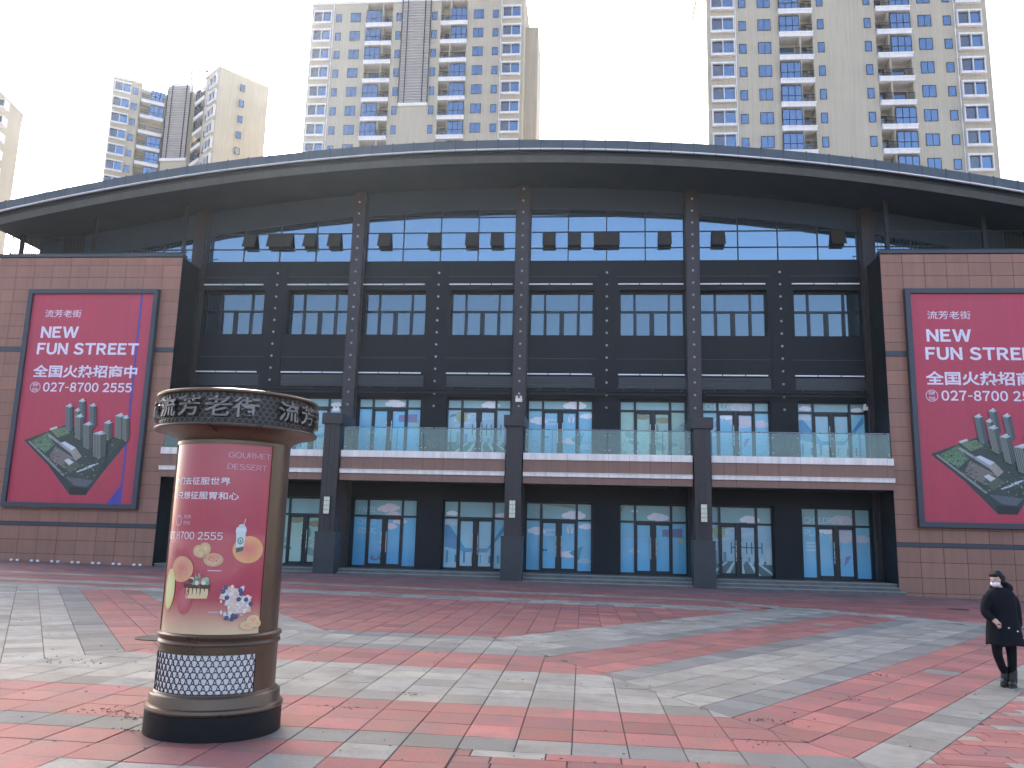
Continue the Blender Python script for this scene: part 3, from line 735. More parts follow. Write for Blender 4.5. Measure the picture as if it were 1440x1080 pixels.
# ================================================================== BILLBOARDS
def billboard(x0,label):
    x1=x0+6.85; z0,z1=2.87,13.8; fw=.235
    e=empty('billboard',((x0+x1)/2,38.95,z0),label,'billboard','red billboards on the wings')
    q=MB(); q.box(x0,x1,38.80,39.09,z1-fw,z1); q.box(x0,x1,38.80,39.09,z0,z0+fw); q.box(x0,x0+fw,38.80,39.09,z0+fw,z1-fw); q.box(x1-fw,x1,38.80,39.09,z0+fw,z1-fw)
    q.build('frame',K['belt'],e,bevel=.01)
    ax,bx_,az,bz=x0+fw,x1-fw,z0+fw,z1-fw; W=bx_-ax; H=bz-az
    q=Print(lambda u,v,l:(ax+u*W,38.93-l,az+v*H),.0009,0)
    q.grid(0,1,0,1,lambda i,j:(.50,.040+.012*j,.075+.02*j),1,6)
    sheet=q.mb.build('poster_sheet',K['vinyl'],e)
    P_=Print(lambda u,v,l:(ax+u*W,38.93-l,az+v*H),.00009,.004)
    P_.poly([(.888,1),(.906,1),(.910,.0),(.892,.0)],(.085,.06,.30)); P_.poly([(.892,.09),(.910,.09),(.908,.0),(.795,.0)],(.075,.05,.34))
    T=(.80,.74,.84)
    mk=lambda:Print(lambda u,v,l:(ax+u*W,38.93-l,az+v*H),.001,.006)
    for (b_,u,v,wd,ht,bo) in (('流芳老街',.115,.884,.300,.037,.0),('NEW',.100,.782,.310,.056,.034),('FUN STREET',.085,.700,.830,.058,.034),('全国火热招商中',.075,.588,.850,.062,.024),('027-8700 2555',.175,.520,.720,.045,.020),('招商',.088,.545,.044,.016,.01),('热线',.088,.522,.044,.016,.01)):
        tx=mk(); tx.text(b_,u,v,wd,ht,T,bo); tx.mb.build('lettering',K['vinyl'],sheet)
    tx=mk(); l=tx.lift(); n_=28
    V=[(.110+(.042-k_*.004)*math.cos(2*math.pi*i/n_),.5415+(.042-k_*.004)*W/H*math.sin(2*math.pi*i/n_)) for k_ in (0,1) for i in range(n_)]
    tx.mb.add([tx.fn(u,v,l) for u,v in V],[(i,(i+1)%n_,n_+(i+1)%n_,n_+i) for i in range(n_)],T)
    tx.mb.build('emblem_ring',K['vinyl'],sheet)
    # aerial picture of the quarter: ground slab, streets, low buildings, towers (u,v read from the poster)
    def U(px,py):      # picture read off an upright copy of the poster
        y=(540+py/6-413)/294.; xl=50-38*y; return ((px/6-xl)/(169+6*y),1-y)
    A=lambda pts,col:P_.poly([U(*p) for p in pts],col)
    A([(215,495),(560,365),(1090,490),(880,745),(735,935),(600,935),(420,700)],(.030,.045,.040))
    A([(250,490),(560,385),(1040,490),(860,690),(800,820),(560,790),(420,660)],(.048,.062,.050))
    A([(280,500),(420,425),(480,470),(330,560)],(.12,.22,.10)); A([(440,410),(560,380),(600,430),(500,470)],(.16,.24,.12)); A([(320,540),(430,480),(480,520),(390,600)],(.14,.25,.14))
    A([(480,540),(640,640),(560,720),(420,640)],(.20,.17,.15)); A([(540,690),(620,640),(700,700),(600,760)],(.10,.12,.08))
    A([(515,515),(560,500),(650,550),(600,585)],(.62,.62,.68)); A([(600,585),(650,550),(700,620),(650,660)],(.35,.30,.24)); A([(555,655),(590,640),(635,670),(595,695)],(.62,.60,.58))
    A([(430,395),(490,375),(500,390),(440,410)],(.58,.58,.6)); A([(410,450),(430,442),(640,590),(620,605)],(.36,.35,.34)); A([(250,505),(265,498),(560,775),(545,785)],(.30,.29,.27))
    rr=random.Random(4)
    for i in range(5):
        for j in range(6):
            u,v=655+i*26+j*13,715-i*12+j*6-(j*10-30); A([(u,v),(u+11,v-5),(u+18,v+2),(u+7,v+7)],(.55,.62,.66))
    A([(560,790),(800,815),(740,870),(640,860)],(.11,.12,.13)); A([(600,870),(760,880),(735,935),(600,935)],(.012,.016,.018))
    gp_=[(250,490),(560,385),(1040,490),(860,690),(800,820),(560,790),(420,660)]
    def inside(x,y):
        k=False
        for a,b in zip(gp_,gp_[1:]+gp_[:1]):
            if (a[1]>y)!=(b[1]>y) and x<(b[0]-a[0])*(y-a[1])/(b[1]-a[1])+a[0]: k=not k
        return k
    for i in range(900):
        u=rr.uniform(250,1040); v=rr.uniform(385,820)
        if not inside(u,v) or not inside(u+20,v): continue
        c=rr.choice([(.018,.026,.020),(.025,.040,.028),(.035,.05,.035),(.16,.15,.14),(.36,.35,.36),(.07,.11,.06),(.012,.018,.018),(.10,.08,.065)]); s_=rr.uniform(3,10)
        if 505<u<720 and 495<v<690 and s_>4: continue
        A([(u,v),(u+s_,v-s_*.45),(u+s_*1.7,v+s_*.25),(u+s_*.7,v+s_*.7)],c)
    for (u,t,b,w_) in ((570,205,400,62),(680,160,330,58),(770,198,370,58),(645,240,420,50),(650,290,470,75),(720,355,545,78),(890,340,470,70),(985,280,460,80),(1045,295,480,55),(800,430,620,110)):
        f1=(.17,.21,.21); f2=(.045,.062,.068); 
        if b>400: f1=(.26,.25,.19); f2=(.06,.065,.058)
        A([(u,b),(u,t),(u+w_*.55,t+10),(u+w_*.55,b+18)],f1); A([(u+w_*.55,b+18),(u+w_*.55,t+10),(u+w_,t),(u+w_,b-4)],f2)
        for s_ in (.06,.18,.30,.42): A([(u+w_*s_,b+4),(u+w_*s_,t+8),(u+w_*(s_+.06),t+9),(u+w_*(s_+.06),b+6)],(.075,.095,.10))
        for s_ in (.64,.80): A([(u+w_*s_,b+4),(u+w_*s_,t+6),(u+w_*(s_+.07),t+5),(u+w_*(s_+.07),b+2)],(.10,.12,.12))
        A([(u-2,t+2),(u+w_*.4,t-14),(u+w_+2,t-2),(u+w_*.55,t+14)],(.46,.50,.52)); A([(u+w_*.3,t-4),(u+w_*.6,t-22),(u+w_*.8,t-16),(u+w_*.5,t+2)],(.60,.62,.64))
    P_.mb.build('picture',K['vinyl'],sheet)
    return e
billboard(-28.1,'red billboard with white lettering on the left wing, whole in view')
billboard(14.79,'red billboard on the right wing, cut by the photo edge above the walker')

# ================================================================== SMALL THINGS ON THE FACADE
for i,(c,lab) in enumerate(zip(COLX[1:4],('cream wall lamp on the porch column nearest the advertising pillar','cream wall lamp on the middle porch column','cream wall lamp on the right porch column'))):
    e=empty('wall_lamp',(c+.0,38.6,2.86),lab,'lamp','wall lamps on the porch columns')
    MB().box(c-.15,c+.15,38.50,38.6,2.85,3.68).build('body',K['black'],e)
    for a in range(2):
        for b in range(4):
            x=c-.135+a*.138; z=2.87+b*.198; MB().box(x,x+.130,38.45,38.51,z,z+.185).build('diffuser',K['cream'],e,bevel=.006)
for (x,z,lab) in ((-3.2,8.72,'white twin-head emergency light on the middle column above the balcony'),(-12.4,8.15,'white twin-head emergency light behind the top of the advertising pillar'),(13.6,8.55,'twin-head emergency light beside the right wing')):
    e=empty('emergency_light',(x,40.9,z-.12),lab,'light','emergency lights over the balcony')
    yb=40.88 if x!=13.6 else 41.27
    MB().box(x-.17,x+.17,yb-.08,yb,z-.13,z+.06).build('housing',K['white'],e,bevel=.01)
    for s_ in (-1,1):
        MB().box(x+s_*.10-.055,x+s_*.10+.055,yb-.12,yb-.02,z+.07,z+.17).build('lamp_head',K['white'],e,bevel=.012)
ul=MB().lathe([(.0,0),(.07,0),(.07,.09),(.045,.10),(.04,.02)],n=12)
ul_me=ul.mesh('ground_light',K['led'],smooth=True)
for i in range(8):
    for s_ in (0,1):
        x=-28.2+i*1.02+s_*.30
        o=link('ground_light',ul_me,None,(x,38.85,zg(x)-.0)); tag(o,'small white ground light at the foot of the left wing','light','ground lights along the left wing')
def manhole(x,y,r,lab):
    q=MB(); z=zg(x); q.lathe([(r,z-.01),(r,z+.012),(r-.04,z+.014),(r-.045,z+.006),(r-.06,z+.006),(r-.065,z+.013),(.01,z+.014)],x,y,32)
    o=q.build('manhole_cover',K['iron']); tag(o,lab,'manhole cover')
    for i in range(6):
        for j in range(-2,3):
            pass
    return o
manhole(-7.15,14.25,.38,'dark round cover on the red tiles beside the advertising pillar')
manhole(12.95,31.1,.35,'dark round cover on the paving in front of the right wing')
# litter
q=MB(); rl=random.Random(9)
for i in range(150):
    y=rl.uniform(7.2,17); x=rl.uniform(-.72*y,.5*y); z=zg(x)+.004; a=rl.uniform(0,6.3); s_=rl.uniform(.010,.026)
    q.add([(x+s_*math.cos(a),y+s_*math.sin(a),z),(x+s_*.5*math.cos(a+1.6),y+s_*.5*math.sin(a+1.6),z+.008),(x-s_*math.cos(a),y-s_*math.sin(a),z+.002),(x+s_*.5*math.cos(a-1.6),y+s_*.5*math.sin(a-1.6),z+.006)],[(0,1,2,3)])
for (cx_,cy_,n_,sp) in ((-4.33,8.45,46,.16),(-4.75,8.62,34,.22),(-4.1,7.92,18,.10),(-6.9,11.5,40,.28),(2.05,9.9,22,.16),(-2.6,9.4,16,.12),(4.6,13.9,16,.16),(3.4,11.6,12,.12),(1.75,8.85,14,.12),(-2.05,10.4,14,.10)):
    for i in range(n_):
        x=cx_+rl.gauss(0,sp); y=cy_+rl.gauss(0,sp*.5); z=zg(x)+.004; a=rl.uniform(0,6.3); s_=rl.uniform(.008,.024)
        q.add([(x+s_*math.cos(a),y+s_*math.sin(a),z),(x+s_*.7*math.cos(a+1.6),y+s_*.7*math.sin(a+1.6),z+.010),(x-s_*math.cos(a),y-s_*math.sin(a),z+.002),(x+s_*.7*math.cos(a-1.6),y+s_*.7*math.sin(a-1.6),z+.006)],[(0,1,2,3)])
tag(q.build('leaf_litter',K['leaf']),'dark crumbs of dead leaves and moss scattered on the paving','litter',None,'stuff')

# ================================================================== ADVERTISING PILLAR
PX,PY=-3.494,8.196; z0=zg(PX)-.012
AP=empty('advertising_pillar',(PX,PY,z0),'round bronze advertising pillar with red dessert poster standing on the plaza','advertising pillar')
MB().lathe([(.60,z0),(.622,z0+.01),(.622,.275),(.61,.285)],PX,PY,96,caps=True).build('plinth',K['granite'],AP,smooth=True)
MB().lathe([(.50,.28),(.625,.283),(.632,.300),(.625,.325),(.600,.335),(.596,.345),(.596,.42),(.590,.430),(.566,.440),(.560,.452),(.550,.46),(.50,.47)],PX,PY,96).build('base_ring',K['bronze'],AP,smooth=True)
MB().lathe([(.545,.45),(.545,.90)],PX,PY,96).build('lower_drum',K['bronze'],AP,smooth=True)
MB().lathe([(.50,.86),(.560,.872),(.566,.885),(.560,.905),(.552,.912),(.556,.93),(.574,.945),(.576,.962),(.566,.972),(.548,.98),(.50,.985)],PX,PY,96).build('moulding',K['bronze'],AP,smooth=True)
MB().lathe([(.532,.97),(.532,2.90)],PX,PY,96).build('shaft',K['bronze'],AP,smooth=True)
def arcpanel(r0,r1,a0,a1,z0_,z1_,n=48):
    q=MB(); b=0
    for i in range(n+1):
        a=R(a0+(a1-a0)*i/n)
        for r,z in ((r1,z0_),(r1,z1_),(r0,z1_),(r0,z0_)): q.v.append((PX+r*math.cos(a),PY+r*math.sin(a),z))
    for i in range(n):
        for j in range(4):
            q.f.append((i*4+j,(i+1)*4+j,(i+1)*4+(j+1)%4,i*4+(j+1)%4)); q.c.append(None); q.m.append(0)
    q.f.append((0,1,2,3)); q.f.append(tuple(n*4+j for j in (3,2,1,0))); q.c+=[None]*2; q.m+=[0]*2
    return q
PA0,PA1=-149,-28.6
# frame around the poster
for a0,a1,zz0,zz1 in ((PA0-2.5,PA0,.985,2.75),(PA1,PA1+2.2,.985,2.75),(PA0-2.5,PA1+2.2,2.728,2.762)):
    arcpanel(.528,.553,a0,a1,zz0,zz1).build('poster_frame',K['bronze'],AP,smooth=True)
def pf(u,v,l):      # u degrees, v height
    a=R(u); r=.5425+l; return (PX+r*math.cos(a),PY+r*math.sin(a),v)
q=Print(pf,.0003,.0)
def pcol(i,j):
    z=.978+1.75*j; c=(.50,.052,.082)
    if z<1.30: t=(1.30-z)/.32; c=tuple(c[k]+(( .86,.62,.36)[k]-c[k])*min(1,t)**1.1*.95 for k in range(3))
    return c
q.grid(PA0,PA1,.978,2.728,pcol,60,40)
ps=q.mb.build('poster',K['poster'],AP,smooth=False)
q=Print(pf,.00006,.0034,8); T=(.82,.72,.76); D=1/.00956      # 1 m of arc in degrees near .548 m radius
q.text('GOURMET',-73.5,2.598,43,.052,(.72,.46,.52),-.012); q.text('DESSERT',-73.5,2.488,39.5,.052,(.72,.46,.52),-.012)
q.text('你们去征服世界',-139.5,2.335,70,.072,T,.012); q.text('我只想征服胃和心',-139.5,2.200,79,.072,T,.012)
q.text('招商',-116.5,2.020,9.5,.036,(.7,.5,.55)); q.text('热线',-116.5,1.962,9.5,.036,(.7,.5,.55))
q.ell(-124,2.0,5.2,.052,(.66,.42,.48)); q.ell(-124,2.0,4.2,.042,(.50,.06,.09)); q.ell(-124.6,2.003,1.3,.028,(.7,.5,.55),None,10,.3)
q.text('027 8700 2555',-147.5,1.828,75,.070,T,.0)
# peach disc and cup
q.ell(-47,1.745,15.5,.125,(.85,.42,.16),(.80,.18,.17),24)
cup=[(-59.0,1.715),(-52.6,1.735),(-50.8,1.925),(-60.5,1.915)]
q.poly(cup,(.66,.68,.66)); q.poly([(-61,1.905),(-50.3,1.915),(-51.3,1.955),(-60.2,1.95)],(.74,.76,.74)); q.ell(-55.3,1.96,3.2,.02,(.6,.66,.62)); q.poly([(-54.2,1.96),(-53.6,1.96),(-51.8,2.03),(-52.5,2.03)],(.8,.7,.72))
q.poly([(-59.0,1.715),(-52.6,1.735),(-52.1,1.775),(-59.4,1.76)],(.05,.09,.06)); q.ell(-55.6,1.825,2.9,.033,(.05,.20,.12)); q.ell(-55.6,1.825,1.9,.022,(.55,.66,.58)); q.ell(-55.6,1.822,.9,.012,(.06,.2,.12))
# cookies
for (u,v,a,b) in ((-95,1.725,5.5,.055),(-88.5,1.745,6,.06),(-92,1.70,4.5,.04)): q.ell(u,v,a,b,(.62,.36,.16),(.80,.56,.28),16)
q.ell(-79.5,1.648,9.5,.062,(.60,.34,.18),(.86,.60,.34),18); q.ell(-79.5,1.662,5.5,.034,(.66,.22,.14),(.80,.40,.26),14)
rr=random.Random(6)
for i in range(9): q.ell(-79.5+rr.uniform(-7,7),1.645+rr.uniform(-.04,.04),.6,.006,(.45,.10,.05),None,8)
for (u0,u1,v) in ((-84,-71,1.545),(-80,-68,1.175)): q.grid(u0,u1,v,v+.010,lambda a,b:(.72,.45,.48),6,1)
# blurred fruit at the left
q.ell(-113,1.555,14.5,.118,(.80,.40,.20),(.72,.20,.16),24); q.ell(-129.5,1.37,9.5,.185,(.80,.70,.24),(.86,.82,.44),20); q.ell(-106,1.27,8,.12,(.56,.10,.12),(.58,.15,.16),20)
# cake with icing and berries
q.poly([(-104,1.295),(-82.5,1.30),(-80.5,1.395),(-107.5,1.405)],(.84,.60,.32)); q.poly([(-107.5,1.39),(-80.5,1.385),(-80,1.42),(-108,1.43)],(.10,.03,.02))
for i in range(7): u=-106+i*4; q.poly([(u+.5,1.40-rr.uniform(.03,.09)),(u+1.1,1.40-rr.uniform(.03,.09)),(u+1.4,1.40),(u,1.40)],(.09,.03,.02))
for i in range(16): q.ell(-94+rr.uniform(-12,12),1.445+rr.uniform(-.02,.05),rr.uniform(1.6,3),rr.uniform(.014,.026),rr.choice([(.55,.16,.22),(.72,.40,.40),(.10,.05,.05),(.36,.50,.28),(.84,.70,.56),(.20,.38,.22)]),None,12)
for i in range(4): q.ell(-92+rr.uniform(-3,3),1.49+rr.uniform(-.01,.02),1.2,.022,(.28,.48,.30),None,10,rr.uniform(-1,1))
# waffles with berries
for (u0,v0,du,dv,sk) in ((-71,1.30,17,.115,3),(-62,1.16,22,.13,-2),(-66,1.24,24,.10,2)):
    q.poly([(u0,v0),(u0+du,v0-.01*sk),(u0+du+sk,v0+dv-.01*sk),(u0+sk,v0+dv)],(.82,.58,.40)); n_=5
    for i in range(n_):
        for j in range(3):
            a=u0+du*(i+.18)/n_+sk*(j+.3)/3; b=v0+dv*(j+.18)/3-.01*sk*i/n_
            q.poly([(a,b),(a+du*.62/n_,b),(a+du*.62/n_,b+dv*.2),(a,b+dv*.2)],rr.choice([(.88,.72,.58),(.86,.80,.78),(.80,.60,.46),(.88,.84,.84)]))
for i in range(46):
    q.ell(-56+rr.uniform(-15,13),1.27+rr.uniform(-.14,.14),rr.uniform(.9,2.3),rr.uniform(.008,.021),rr.choice([(.86,.82,.84),(.88,.76,.70),(.82,.56,.50),(.88,.86,.90),(.76,.70,.70)]),None,10)
for (u,v) in ((-68,1.365),(-52,1.375),(-51,1.345),(-64,1.31),(-53,1.295),(-46,1.29),(-41,1.25),(-63,1.13),(-58,1.12),(-54.5,1.14),(-57,1.15),(-66,1.40)):
    q.ell(u,v,2.2,.021,(.035,.04,.12),(.11,.13,.30),12)
for (u,v,a,b) in ((-37,1.10,7,.05),(-42,1.06,8,.04),(-32,1.07,4,.035)): q.ell(u,v,a,b,(.82,.62,.30),(.80,.36,.22),14)
q.mb.build('poster_print',K['poster'],ps)
# scale lattice: white sheet behind, bronze arcs in front
arcpanel(.540,.549,-146,-30.5,.462,.800).build('vent_backing',K['backing'],AP,smooth=True)
for a0,a1,zz0,zz1 in ((-149,-146,.455,.815),(-30.5,-28.5,.455,.815),(-149,-28.5,.800,.815)): arcpanel(.540,.557,a0,a1,zz0,zz1).build('vent_frame',K['bronze'],AP,smooth=True)
def scales(r,a0,a1,zb,zt,pw,ph,th,dr):
    q=MB(); rows=int((zt-zb)/ph)+1; cols=int((a1-a0)/pw)+2
    for j in range(rows):
        for i in range(cols):
            ac=a0+(i+.5*(j%2))*pw; zc=zb+j*ph; V=[]; ok=True; n=9
            for k in range(n+1):
                t=math.pi*k/n
                for rad,rr_ in ((1.0,r),(1.0,r+dr),(1-th,r+dr),(1-th,r)):
                    a=ac-rad*pw*.76*math.cos(t); z=zc+rad*ph*1.22*math.sin(t)
                    z=min(z,zt); a=max(a0,min(a1,a)); V.append((PX+rr_*math.cos(R(a)),PY+rr_*math.sin(R(a)),z))
            F=[]
            for k in range(n):
                for s_ in range(3): F.append((k*4+s_,(k+1)*4+s_,(k+1)*4+s_+1,k*4+s_+1))
            q.add(V,F)
    return q
tag(scales(.549,-145.5,-31,.440,.798,6.7,.0515,.115,.006).build('scale_lattice',K['black'],AP),kind='stuff')
# crown: flanges, drum, lattice, letters
MB().lathe([(.50,2.76),(.540,2.77),(.560,2.80),(.70,2.865),(.782,2.873),(.786,2.884),(.782,2.896),(.745,2.902),(.70,2.905)],PX,PY,112).build('crown_flange',K['bronze'],AP,smooth=True)
MB().lathe([(.738,2.90),(.738,3.20)],PX,PY,112).build('crown_drum',K['drum'],AP,smooth=True)
MB().lathe([(.70,3.185),(.77,3.188),(.782,3.197),(.784,3.212),(.775,3.222),(.70,3.235),(.40,3.275),(.02,3.29)],PX,PY,112).build('crown_lid',K['bronze'],AP,smooth=True)
tag(scales(.741,-180,180,2.903,3.186,4.737,.040,.12,.006).build('scale_lattice',K['mesh_d'],AP),kind='stuff')
word='流芳老街'; pitch=[-121.5,-101.6,-81.3,-62.3]
for rep in range(4):
    for ch,a in zip(word,pitch):
        a+=rep*90.0 ; V,F=text2d(ch,.012)
        q=MB(); wdeg=17.0
        pts=[(x,y) for x,y in V]; n=len(pts)
        def P3(x,y,r): 
            t=R(a-wdeg/2+x*wdeg); return (PX+r*math.cos(t),PY+r*math.sin(t),2.958+y*.19)
        from collections import Counter
        ed=Counter()
        for f in F:
            for i in range(len(f)): ed[(f[i],f[(i+1)%len(f)])]+=1
        Vv=[P3(x,y,.795) for x,y in pts]+[P3(x,y,.765) for x,y in pts]
        Ff=list(F)
        for (i,j) in ed:
            if (j,i) not in ed: Ff.append((j,i,n+i,n+j))
        q.add(Vv,Ff); o=q.build('letter',K['letter'],AP)

# ================================================================== PERSON
HX,HY=6.17,13.33; HZ=zg(HX)+.002
K['coat']=mat('black padded coat',(.007,.0075,.011),.85,0,.25,9,.3,40,spec=.2)
K['trs']=mat('black trousers',(.006,.006,.008),.9,0,.2,12,spec=.2)
K['boot']=mat('black boots',(.013,.013,.013),.5,0,.2,12)
K['hair']=mat('dark hair',(.012,.009,.008),.6,0,.3,40,.4,120,spec=.3)
K['skin']=mat('skin',(.55,.34,.26),.5,0,.06,12)
K['mask']=mat('white face mask',(.80,.80,.82),.8,0,.04,12)
K['btn']=mat('snap button',(.75,.75,.74),.25,.8,.05,5)
PE=empty('person',(HX,HY,HZ),'walking person in long black coat, dark trousers, boots and white face mask','person')
def skin(name,verts,edges,radii,mt,parent,sub=2,root=0):
    me=bpy.data.meshes.new(name); me.from_pydata(verts,edges,[]); me.materials.append(mt)
    o=link(name,me,parent); s_=o.modifiers.new('skin','SKIN'); s_.use_smooth_shade=True
    sv=me.skin_vertices[0].data
    for i,r in enumerate(radii):
        sv[i].radius=(r if isinstance(r,tuple) else (r,r)); sv[i].use_root=(i==root)
    ss=o.modifiers.new('sub','SUBSURF'); ss.levels=sub; ss.render_levels=sub
    return o
# local frame: x = photo right, y = away from camera, z up; the walker strides to the left of the photo
V=[(0,0,.86),(.0,.0,1.05),(.0,.0,1.27),(-.01,-.01,1.37),(-.03,-.015,1.43),(-.045,-.02,1.52),
   (-.075,-.02,.83),(-.13,-.03,.47),(.018,.092,.16),(.012,.09,.12),
   (.075,.02,.83),(.10,.02,.45),(.085,.03,.08),(.02,.0,.035),
   (-.17,-.02,1.28),(-.255,-.05,1.05),(-.19,-.18,.93),(-.165,-.21,.905),
   (.17,.02,1.28),(.215,.05,1.04),(.20,-.0,.80),(.195,-.02,.75)]
Ed=[(0,1),(1,2),(2,3),(3,4),(4,5),(0,6),(6,7),(7,8),(8,9),(0,10),(10,11),(11,12),(12,13),(2,14),(14,15),(15,16),(16,17),(2,18),(18,19),(19,20),(20,21)]
Rd=[(.13,.10),(.12,.09),(.13,.09),.05,.05,(.060,.065),.06,.045,.035,.03,.06,.045,.035,.03,.035,.032,.028,.026,.035,.032,.028,.026]
skin('body',V,Ed,Rd,K['skin'],PE)
# trousers follow the legs
V=[(0,0,.88),(-.075,-.02,.80),(-.12,-.03,.62),(-.125,-.03,.46),(-.06,.015,.30),(.010,.075,.19),(.075,.02,.80),(.095,.02,.62),(.10,.02,.45),(.095,.028,.25),(.088,.03,.14)]
skin('trousers',V,[(0,1),(1,2),(2,3),(3,4),(4,5),(0,6),(6,7),(7,8),(8,9),(9,10)],[(.15,.11),.095,.082,.068,.060,.056,.095,.084,.070,.062,.060],K['trs'],PE)
def boot(x,y,z,tilt,nm='boot'):
    # shaft, ankle, then instep and toe pointing towards the photo's left and the camera
    V=[(x+.01,y,z+.27),(x,y,z+.15),(x-.005,y-.01,z+.065),(x-.05,y-.06,z+.05),(x-.085,y-.115,z+.038)]
    V=[(a,b,c+ (0 if tilt==0 else tilt*max(0,(y-b))*-.5)) for a,b,c in V]
    o=skin(nm,V,[(0,1),(1,2),(2,3),(3,4)],[.068,.064,(.058,.062),(.048,.046),(.042,.034)],K['boot'],PE,2,1)
    s_=MB(); 
    pts=[]
    for i in range(20):
        t=2*math.pi*i/20; u=.148*math.cos(t); v=.052*math.sin(t)*(1-.12*math.cos(t)); dx,dy=-.62,-.78
        pts.append((x-.04+dx*u-dy*v,y-.05+dy*u+dx*v))
    n_=len(pts); s_.add([(a,b,z+.0) for a,b in pts]+[(a,b,z+.03) for a,b in pts],[tuple(range(n_))[::-1],tuple(range(n_,2*n_))]+[(i,(i+1)%n_,n_+(i+1)%n_,n_+i) for i in range(n_)])
    me=s_.mesh('sole',K['boot']); link('sole',me,o)
boot(.095,.03,0,0); boot(.02,.10,.018,0)
# coat: lofted rings, open hem, with folds
def loft(rings,n=40,fold=0.,rs=1):
    q=MB(); rg=random.Random(rs); ph=[rg.uniform(0,6.28) for _ in range(4)]
    for k,(cx_,cy_,cz,a,b) in enumerate(rings):
        for i in range(n):
            t=2*math.pi*i/n; f=1+fold*(k/len(rings))*(.6*math.sin(5*t+ph[0])+.4*math.sin(9*t+ph[1]+k*.3))+.012*math.sin(3*t+k*1.7+ph[2])
            q.v.append((cx_+a*f*math.cos(t),cy_+b*f*math.sin(t),cz+(.012*math.sin(4*t+ph[3]) if k==len(rings)-1 else 0)))
    for k in range(len(rings)-1):
        for i in range(n): q.f.append((k*n+i,(k+1)*n+i,(k+1)*n+(i+1)%n,k*n+(i+1)%n)); q.c.append(None); q.m.append(0)
    return q
rings=[(-.02,0,1.415,.065,.07),(-.01,.005,1.39,.12,.09),(0,.005,1.355,.185,.115),(0,.01,1.29,.215,.135),(.0,.01,1.18,.215,.15),(.005,.01,1.06,.205,.15),(.01,.01,.95,.215,.16),(.015,.01,.84,.235,.175),(.02,.01,.73,.25,.19),(.025,.01,.64,.262,.20),(.027,.01,.585,.268,.205)]
co=link('coat',loft(rings,44,.05,2).mesh('coat',K['coat'],smooth=True),PE)
md=co.modifiers.new('t','SOLIDIFY'); md.thickness=.014; md=co.modifiers.new('s','SUBSURF'); md.levels=1; md.render_levels=1
def sleeve(pts,rad): 
    o=skin('sleeve',pts,[(i,i+1) for i in range(len(pts)-1)],rad,K['coat'],co,2,0)
sleeve([(-.15,0,1.31),(-.215,-.02,1.20),(-.265,-.05,1.06),(-.25,-.10,1.0),(-.187,-.178,.948)],[.085,.08,.075,.066,.056])
sleeve([(.15,.02,1.31),(.205,.035,1.19),(.228,.05,1.04),(.222,.03,.92),(.212,.0,.82)],[.085,.08,.075,.068,.062])
# hood lying on the shoulders
V=[(-.11,.0,1.385),(-.06,.075,1.41),(.03,.105,1.43),(.11,.085,1.43),(.155,.02,1.40),(.11,-.045,1.37)]
skin('hood',V,[(i,i+1) for i in range(5)],[.045,.06,.075,.08,.065,.045],K['coat'],co,2,2)
# hand resting on the coat front: palm, four fingers, thumb
hx,hy,hz=-.185,-.195,.93
hand=skin('hand',[(hx-.01,hy+.02,hz+.03),(hx+.01,hy-.012,hz-.005),(hx+.02,hy-.025,hz-.035)],[(0,1),(1,2)],[(.024,.028),(.022,.038),(.018,.036)],K['skin'],PE,2,1)
for k,(dx,ln) in enumerate(((-.026,.058),(-.009,.066),(.009,.062),(.025,.050))):
    b=(hx+.02+dx*.8,hy-.025,hz-.04); skin('finger',[b,(b[0]+.008,b[1]-.008,b[2]-ln*.45),(b[0]+.018,b[1]+.006,b[2]-ln*.85)],[(0,1),(1,2)],[.0095,.009,.0075],K['skin'],hand,1,0)
skin('thumb',[(hx+.03,hy-.02,hz+.0),(hx+.05,hy-.03,hz-.02),(hx+.058,hy-.026,hz-.045)],[(0,1),(1,2)],[.011,.010,.008],K['skin'],hand,1,0)
for (x,y,z) in ((-.125,-.150,.86),(-.0,-.172,.845),(.12,-.165,.80),(.215,-.118,.70)):
    d_=dome(.014); d_.v=[(a+x,b+y,c+z) for a,b,c in d_.v]; link('button',d_.mesh('button',K['btn']),co)
# head turned to the photo's left: face, mask, eyes, hair cap
hc=Vector((-.055,-.025,1.515)); fd=Vector((-.80,-.60,-.08)).normalized()      # face direction
sd_=Vector((-fd.y,fd.x,0)).normalized(); upv=fd.cross(sd_)*1
if upv.z<0: upv=-upv
def hp(f,s_,u): return hc+fd*f+sd_*s_+upv*u
def blob(name,mt,parent,shape,nu=28,nv=18):
    q=MB()
    for j in range(nv+1):
        ph=math.pi*j/nv
        for i in range(nu):
            t=2*math.pi*i/nu; x,y,z=math.sin(ph)*math.cos(t),math.sin(ph)*math.sin(t),math.cos(ph)
            q.v.append(tuple(hp(*shape(x,y,z))))
    for j in range(nv):
        for i in range(nu): q.f.append((j*nu+i,(j+1)*nu+i,(j+1)*nu+(i+1)%nu,j*nu+(i+1)%nu)); q.c.append(None); q.m.append(0)
    return link(name,q.mesh(name,mt,smooth=True),parent)
def headshape(x,y,z):
    f,s_,u=.098*x,.076*y,.118*z
    if z<0: f*=1-.18*z*z; s_*=1+.30*z*.8
    if x>.8 and -.35<z<.12: f+=.022*(x-.8)/.2*max(0,1-abs(y)*4)
    return f,s_,u
head=blob('head',K['skin'],PE,headshape)
blob('mask',K['mask'],PE,lambda x,y,z:(.036+.076*x,.066*y,-.050+.050*z))
blob('hair',K['hair'],PE,lambda x,y,z:(-.024+.106*x+(0 if z>.25 else -.022),.100*y*(1+.05*math.sin(9*z)),.030+.118*z if z>-.3 else .030-.0354+(z+.3)*.14))
blob('fringe',K['hair'],PE,lambda x,y,z:(.055+.046*x,.072*y,.078+.038*z))
